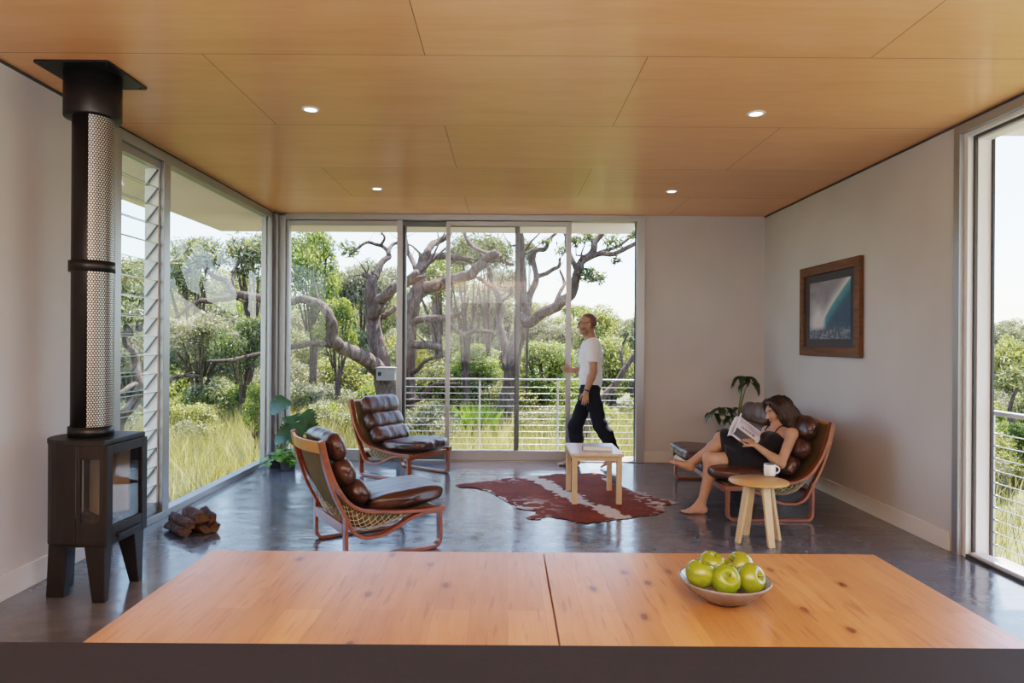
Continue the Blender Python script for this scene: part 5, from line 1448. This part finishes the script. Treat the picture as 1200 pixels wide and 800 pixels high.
    crown(590, 335, 25, 36, 34, 'grey', 'bush_tree', 'grey green crown left of the fork of the leaning gum')
    crown(548, 300, 16.5, 34, 24, 'olive', 'bush_tree', 'olive leaves hanging just under the eave above the long dead limb')
    crown(618, 300, 18, 16, 18, 'olive', 'bush_tree', 'small olive crown around the upper stem of the leaning gum')
    # filler bushland ---------------------------------------------------
    sky = lambda px: 300 if px < 330 else 315 if px < 470 else 325 if px < 600 else 350 if px < 690 else 362 if px < 800 else 372
    kinds = ['olive', 'grey', 'bright', 'olive', 'yellow', 'grey']
    words_ = {'olive': 'olive', 'grey': 'grey green', 'bright': 'bright green', 'yellow': 'yellow green'}
    for Y, step, lo in ((17.8, 60, 118), (19.5, 60, 80), (24, 58, 50), (30, 52, 30), (38, 46, 12), (48, 40, 0)):
        px = -160.0
        while px < 1420:
            q = px + r.uniform(-18, 18); top = sky(q) + lo + r.uniform(-6, 14); rp = r.uniform(24, 40)*(22/Y)**.35; kd = r.choice(kinds)
            yy = Y + r.uniform(-2, 2); c = W(q, top, yy); gg = float(gz(c.x, yy)); rz = max(.5, (c.z - gg)/2 + .1); c.z -= rz
            add_bush('bush_tree', kd, r.randint(0, 2), c, max(rp*1.15*Y/F, rz*.75), rz, words_[kd] + ' rounded tree in the distant bushland beyond the glass', 'tree', words_[kd] + ' trees of the distant bushland', r.uniform(0, 6))
            px += step
    for i in range(84):
        Y = r.uniform(11.5, 20); q = r.choice((r.uniform(110, 330), r.uniform(330, 760), r.uniform(1120, 1260)))
        if (Y < 13 and q < 320 and r.random() < .6) or (550 < q < 625 and Y < 16.5): continue
        x = (q-CX)*Y/F; s = r.uniform(.45, 1.0)*(Y/17); z = float(gz(x, Y)) + s*.8; kd = r.choice(['grey', 'olive', 'yellow', 'bright'])
        add_bush('low_shrub', kd, r.randint(0, 2), (x, Y, z), s*1.1, s, 'low ' + words_[kd] + ' shrub rising from the long grass outside', 'shrub', 'low ' + words_[kd] + ' shrubs in the grass', r.uniform(0, 6))
    # long grass ---------------------------------------------------------
    g = np.random.default_rng(5); nt = 15600
    tx = np.concatenate([g.uniform(-13, -3.2, 9600), g.uniform(-6, 4, 4600), g.uniform(4.5, 14, 1400)]); ty = np.concatenate([g.uniform(4.5, 17, 9600), g.uniform(9.2, 18, 4600), g.uniform(5, 18, 1400)])
    m = 12; bx = np.repeat(tx, m) + g.normal(0, .07, nt*m); by = np.repeat(ty, m) + g.normal(0, .07, nt*m)
    hh = np.repeat(g.uniform(.35, .95, nt), m)*g.uniform(.7, 1.15, nt*m); le = g.normal(0, .22, (nt*m, 2)); w = .0042
    an = g.uniform(0, PI, nt*m); sx, sy = np.cos(an)*w, np.sin(an)*w; bz = gz(bx, by) - .02
    def lv(k, f, q): return [np.stack([bx-sx*k+le[:, 0]*hh*q, by-sy*k+le[:, 1]*hh*q, bz+hh*f], 1), np.stack([bx+sx*k+le[:, 0]*hh*q, by+sy*k+le[:, 1]*hh*q, bz+hh*f], 1)]
    V = np.stack(lv(1, 0, 0) + lv(.8, .55, .35) + lv(.12, 1, 1.15), 1).reshape(-1, 3)
    pal = np.array([(.09, .095, .035), (.19, .20, .07), (.30, .29, .12), (.47, .43, .28)]); ci = g.random(nt); col = pal[np.minimum((ci*4).astype(int), 3)]
    C = np.repeat(np.repeat(col, m, 0)*g.uniform(.75, 1.25, (nt*m, 1)), 6, 0)
    i0 = np.arange(nt*m)[:, None]*6; Q = np.concatenate([i0 + np.array([0, 1, 3, 2]), i0 + np.array([2, 3, 5, 4])])
    tag(mesh_obj('grass', np_mesh('grass', V, Q, C), MATS['grass_blades']), 'long yellow green grass growing outside the windows', 'grass', kind='stuff')
    # grass tree behind the balustrade
    p = W(557, 520, 14.0); p.z = float(gz(p.x, 14))
    t = thing('grass_tree', 'bright green spiky grass tuft behind the balustrade beside the leaning gum', 'plant', p)
    V, C = [], []
    for i in range(260):
        a = g.uniform(0, 2*PI); e = g.uniform(.05, .5); L = g.uniform(.7, 1.25); d = np.array([math.cos(a)*math.sin(e), math.sin(a)*math.sin(e), math.cos(e)]); s = np.array([-math.sin(a), math.cos(a), 0])*.014
        z = np.array([0, 0, .02]); V += [z-s, z+s, d*L*.6+s*.7+z, d*L + np.array([d[0], d[1], -.3])*.25]; C += [np.array((.13, .25, .03))*g.uniform(.7, 1.4)]*4
    mesh_obj('foliage', np_mesh('spikes', np.array(V), np.arange(len(V)).reshape(-1, 4), np.array(C)), MATS['grass_blades'], t)

# ------------------------------------------------------------------ house plants
class Leaves:
    def __init__(s): s.V = []; s.Q = []; s.C = []
    def leaf(s, base, d, up, L, wfun, col, droop=.6, n=10, fold=.25):
        base, d, up = A(base), nrm(d), A(up); sd = nrm(np.cross(d, up)); u = np.cross(sd, d); p = base.copy(); st = len(s.V)
        for i in range(n+1):
            t = i/n; w = wfun(t)*L
            wl, wr = (w if not isinstance(w, tuple) else w)*1.0, w
            s.V += [p - sd*wl + u*fold*wl, p.copy(), p + sd*wr + u*fold*wr]; s.C += [A(col)*.9, A(col)*1.25, A(col)*.95]
            dd = d*math.cos(droop*t) - u*math.sin(droop*t) if up[2] > -2 else d
            p = p + dd*L/n
        for i in range(n):
            a = st + 3*i
            s.Q += [(a, a+1, a+4, a+3), (a+1, a+2, a+5, a+4)]
    def obj(s, name, parent): return mesh_obj(name, np_mesh(name, np.array(s.V), np.array(s.Q), np.array(s.C), True), MATS['house_leaves'], parent)
ovate = lambda t: .19*math.sin(PI*min(1, t**.8))**.75 + .003
ivy = lambda t: .42*math.sin(PI*min(1, .12+.88*t))**.8*(1 if t < .55 else 1-.4*(t-.55))
def monstera(t):
    w = .52*math.sin(PI*(.10+.90*t)**.75)**.7
    if .22 < t < .92: w *= (1.0 if int(t*24) % 4 else .62)
    return max(w, .004)

def pot(parent, r, h, mat, loc=(0, 0, 0)):
    b = MB(); b.lathe([(.001, 0), (r*.78, 0), (r*.82, .01), (r, h-.02), (r*1.04, h-.018), (r*1.04, h), (r*.95, h), (r*.93, h-.03)], 30, cap=False); b.build('pot', MATS[mat], parent)
    b = MB(); b.lathe([(.001, h-.028), (r*.94, h-.03)], 24, cap=False); b.build('soil', MATS['soil'], parent)

def build_houseplants():
    r = random.Random(4)
    # monstera
    p = WZ(325, 548, 0); p = Vector((p.x+.0, 7.42, 0)); loc = A(p)
    t = thing('potted_monstera', 'tall monstera with split leaves in a dark pot by the corner post', 'potted plant', p)
    pot(t, .10, .16, 'pot_black'); b = MB(); L = Leaves()
    spec = [((327, 474), 7.45, .24, (-.5, -.5, -.5)), ((360, 489), 7.35, .23, (.7, -.5, -.25)), ((342, 490), 7.40, .20, (.3, -.8, -.2)), ((336, 503), 7.30, .20, (-.6, -.7, -.2)),
            ((350, 500), 7.25, .21, (.5, -.7, -.35)), ((330, 512), 7.3, .18, (-.7, -.6, -.5)), ((366, 503), 7.45, .20, (.8, -.2, -.5)), ((345, 512), 7.2, .18, (.1, -.9, -.4)), ((372, 510), 7.35, .16, (.8, -.5, -.5))]
    for (px, Yy, ln, d) in [(s[0], s[1], s[2], s[3]) for s in spec]:
        c = A(W(px[0], px[1], Yy)) - loc; dn = nrm(d); base = c - dn*ln*.45
        b.tube(catmull([Vector((r.uniform(-.03, .03), r.uniform(-.03, .03), .13)), Vector(base*A((.45, .45, .55)) + A((0, 0, .10))), Vector(base)], 6), [.006]*7 + [.0045]*6, 6)
        L.leaf(base, dn, A((0, -.65, .75)), ln, monstera, A((.022, .065, .022))*r.uniform(.8, 1.3), .5, 24, .12)
    b.build('stem', MATS['green_stem'], t); L.obj('foliage', t)
    # trailing ivy like plant
    p = WZ(337.5, 550, 0); loc = A(p); t = thing('trailing_plant', 'light green trailing plant in a charcoal pot on the floor, in front of the monstera', 'potted plant', p)
    pot(t, .088, .14, 'pot_charcoal'); b = MB(); L = Leaves()
    for i in range(16):
        a = 2*PI*i/16 + r.uniform(-.2, .2); out = r.uniform(.10, .26); drop = r.uniform(-.14, .08)
        if math.cos(a) < -.3: out *= 1.25; drop -= .03
        P = catmull([(0.03*math.cos(a), .03*math.sin(a), .12), (.07*math.cos(a), .07*math.sin(a), .18+r.uniform(0, .04)), (out*.75*math.cos(a), out*.75*math.sin(a), .14+drop*.4), (out*math.cos(a), out*math.sin(a), max(.03, .10+drop))], 4)
        b.tube(P, .0022, 5)
        for k in range(2, len(P), 2):
            for s in (-1, 1):
                d = (math.cos(a+s*.9), math.sin(a+s*.9), r.uniform(-.5, .3)); L.leaf(P[k], d, (0, -.3, 1), r.uniform(.045, .075), ivy, A((.10, .22, .035))*r.uniform(.7, 1.5), .6, 6, .1)
    b.build('stem', MATS['green_stem'], t); L.obj('foliage', t)
    # umbrella plant behind the sofa
    p = Vector((2.55, 7.42, 0)); loc = A(p); t = thing('umbrella_plant', 'tall plant with drooping oval leaves in the white corner behind the sofa', 'potted plant', p)
    pot(t, .13, .26, 'pot_charcoal'); b = MB(); L = Leaves()
    hub = [((873, 441), 7.36, 6, .21, 0), ((878, 448), 7.42, 4, .20, .5), ((846, 478), 7.30, 6, .19, .3), ((838, 484), 7.36, 5, .17, 1.0), ((893, 472), 7.5, 4, .17, .2), ((855, 487), 7.45, 5, .16, .2), ((866, 478), 7.5, 4, .15, .9)]
    for (px, Yy, n, ln, ph) in hub:
        c = A(W(px[0], px[1], Yy)) - loc
        b.tube(catmull([Vector((0, 0, .22)), Vector((c[0]*.15-.02, c[1]*.2, .22+(c[2]-.22)*.45)), Vector((c[0]*.5, c[1]*.5, .22+(c[2]-.22)*.85)), Vector(c)], 6), [.010]*6+[.008]*6+[.005]*7, 7)
        for i in range(n):
            a = ph + 2*PI*i/n; d = A((math.cos(a), math.sin(a)*.9, r.uniform(-.25, .2)))
            L.leaf(c + nrm(d)*.015, d, (0, 0, 1), ln*r.uniform(.85, 1.15), ovate, A((.020, .052, .014))*r.uniform(.8, 1.4), r.uniform(1.2, 1.9), 12, .18)
    for (px, d) in (((818, 521), (-.8, -.4, .15)), ((826, 523), (.2, -.8, .3))):
        c = A(W(px[0], px[1], 7.35)) - loc; L.leaf(c, d, (0, -.4, .9), .12, ovate, A((.10, .20, .03)), .6, 8, .15); b.tube([Vector((0, 0, .23)), Vector(c*.5+A((0, 0, .06))), Vector(c)], .004, 6)
    b.build('stem', MATS['green_stem'], t); L.obj('foliage', t)
# ------------------------------------------------------------------ light, camera, assembly
def build_light():
    w = bpy.data.worlds.new('sky'); SC.world = w; w.use_nodes = True; nt = w.node_tree; nt.nodes.clear()
    out = nt.nodes.new('ShaderNodeOutputWorld'); bg = nt.nodes.new('ShaderNodeBackground'); sk = nt.nodes.new('ShaderNodeTexSky')
    sk.sky_type = 'NISHITA'; sk.sun_disc = False; sk.sun_elevation = math.radians(62); sk.sun_rotation = math.radians(34); sk.altitude = 20; sk.air_density = 1.0; sk.dust_density = .7; sk.ozone_density = 1.2
    nt.links.new(sk.outputs[0], bg.inputs[0]); bg.inputs[1].default_value = .38; nt.links.new(bg.outputs[0], out.inputs[0])
    def lamp(name, typ, loc, energy, color=(1, 1, 1), target=None, size=None, dirv=None):
        l = bpy.data.lights.new(name, typ); l.energy = energy; l.color = color; o = bpy.data.objects.new(name, l); link(o); o.location = loc
        if typ == 'AREA': l.shape = 'RECTANGLE'; l.size, l.size_y = size
        d = Vector(dirv) if dirv is not None else (Vector(target) - Vector(loc)); o.rotation_euler = d.to_track_quat('-Z', 'Y').to_euler(); return o
    s = lamp('sun', 'SUN', (6, 14, 20), 11.0, (1, .95, .86), dirv=(-.22, -.34, -.92)); s.data.angle = .01
    lamp('up_fill', 'AREA', (0, -2.0, .95), 440, (.93, .96, 1), dirv=(0, -.22, 1), size=(4.0, 1.4))  # added area fill behind the camera, bounced upwards to brighten the room
    lamp('ceiling_fill', 'AREA', (0.2, -1.2, 2.7), 25, (1, .95, .88), target=(.2, 0, 0), size=(3.0, 1.6))  # unseen area panel added as soft fill from ceiling level

def build_camera():
    c = bpy.data.cameras.new('camera'); o = bpy.data.objects.new('camera', c); link(o)
    c.sensor_width = 36; c.lens = 36*F/1200; c.shift_x = (600-CX)/1200; c.shift_y = (CY-400)/1200
    o.matrix_world = Matrix.Translation((0, 0, EYE)) @ Matrix.Rotation(PI/2, 4, 'X') @ Matrix.Rotation(TH, 4, 'Z')
    c.clip_start = .05; c.clip_end = 300
    SC.camera = o

make_setting_mats(); make_furn_mats(); make_nature_mats()
build_setting(); build_furniture(); build_people(); build_bushland(); build_houseplants(); build_light(); build_camera()
SC.view_settings.view_transform = 'Filmic'
try: SC.view_settings.look = 'Medium High Contrast'
except Exception: pass
SC.view_settings.exposure = 1.3
cy = SC.cycles
cy.max_bounces = 8; cy.diffuse_bounces = 5; cy.glossy_bounces = 4; cy.transparent_max_bounces = 24; cy.transmission_bounces = 6
cy.caustics_reflective = False; cy.caustics_refractive = False; cy.sample_clamp_indirect = 6.0; cy.use_denoising = True
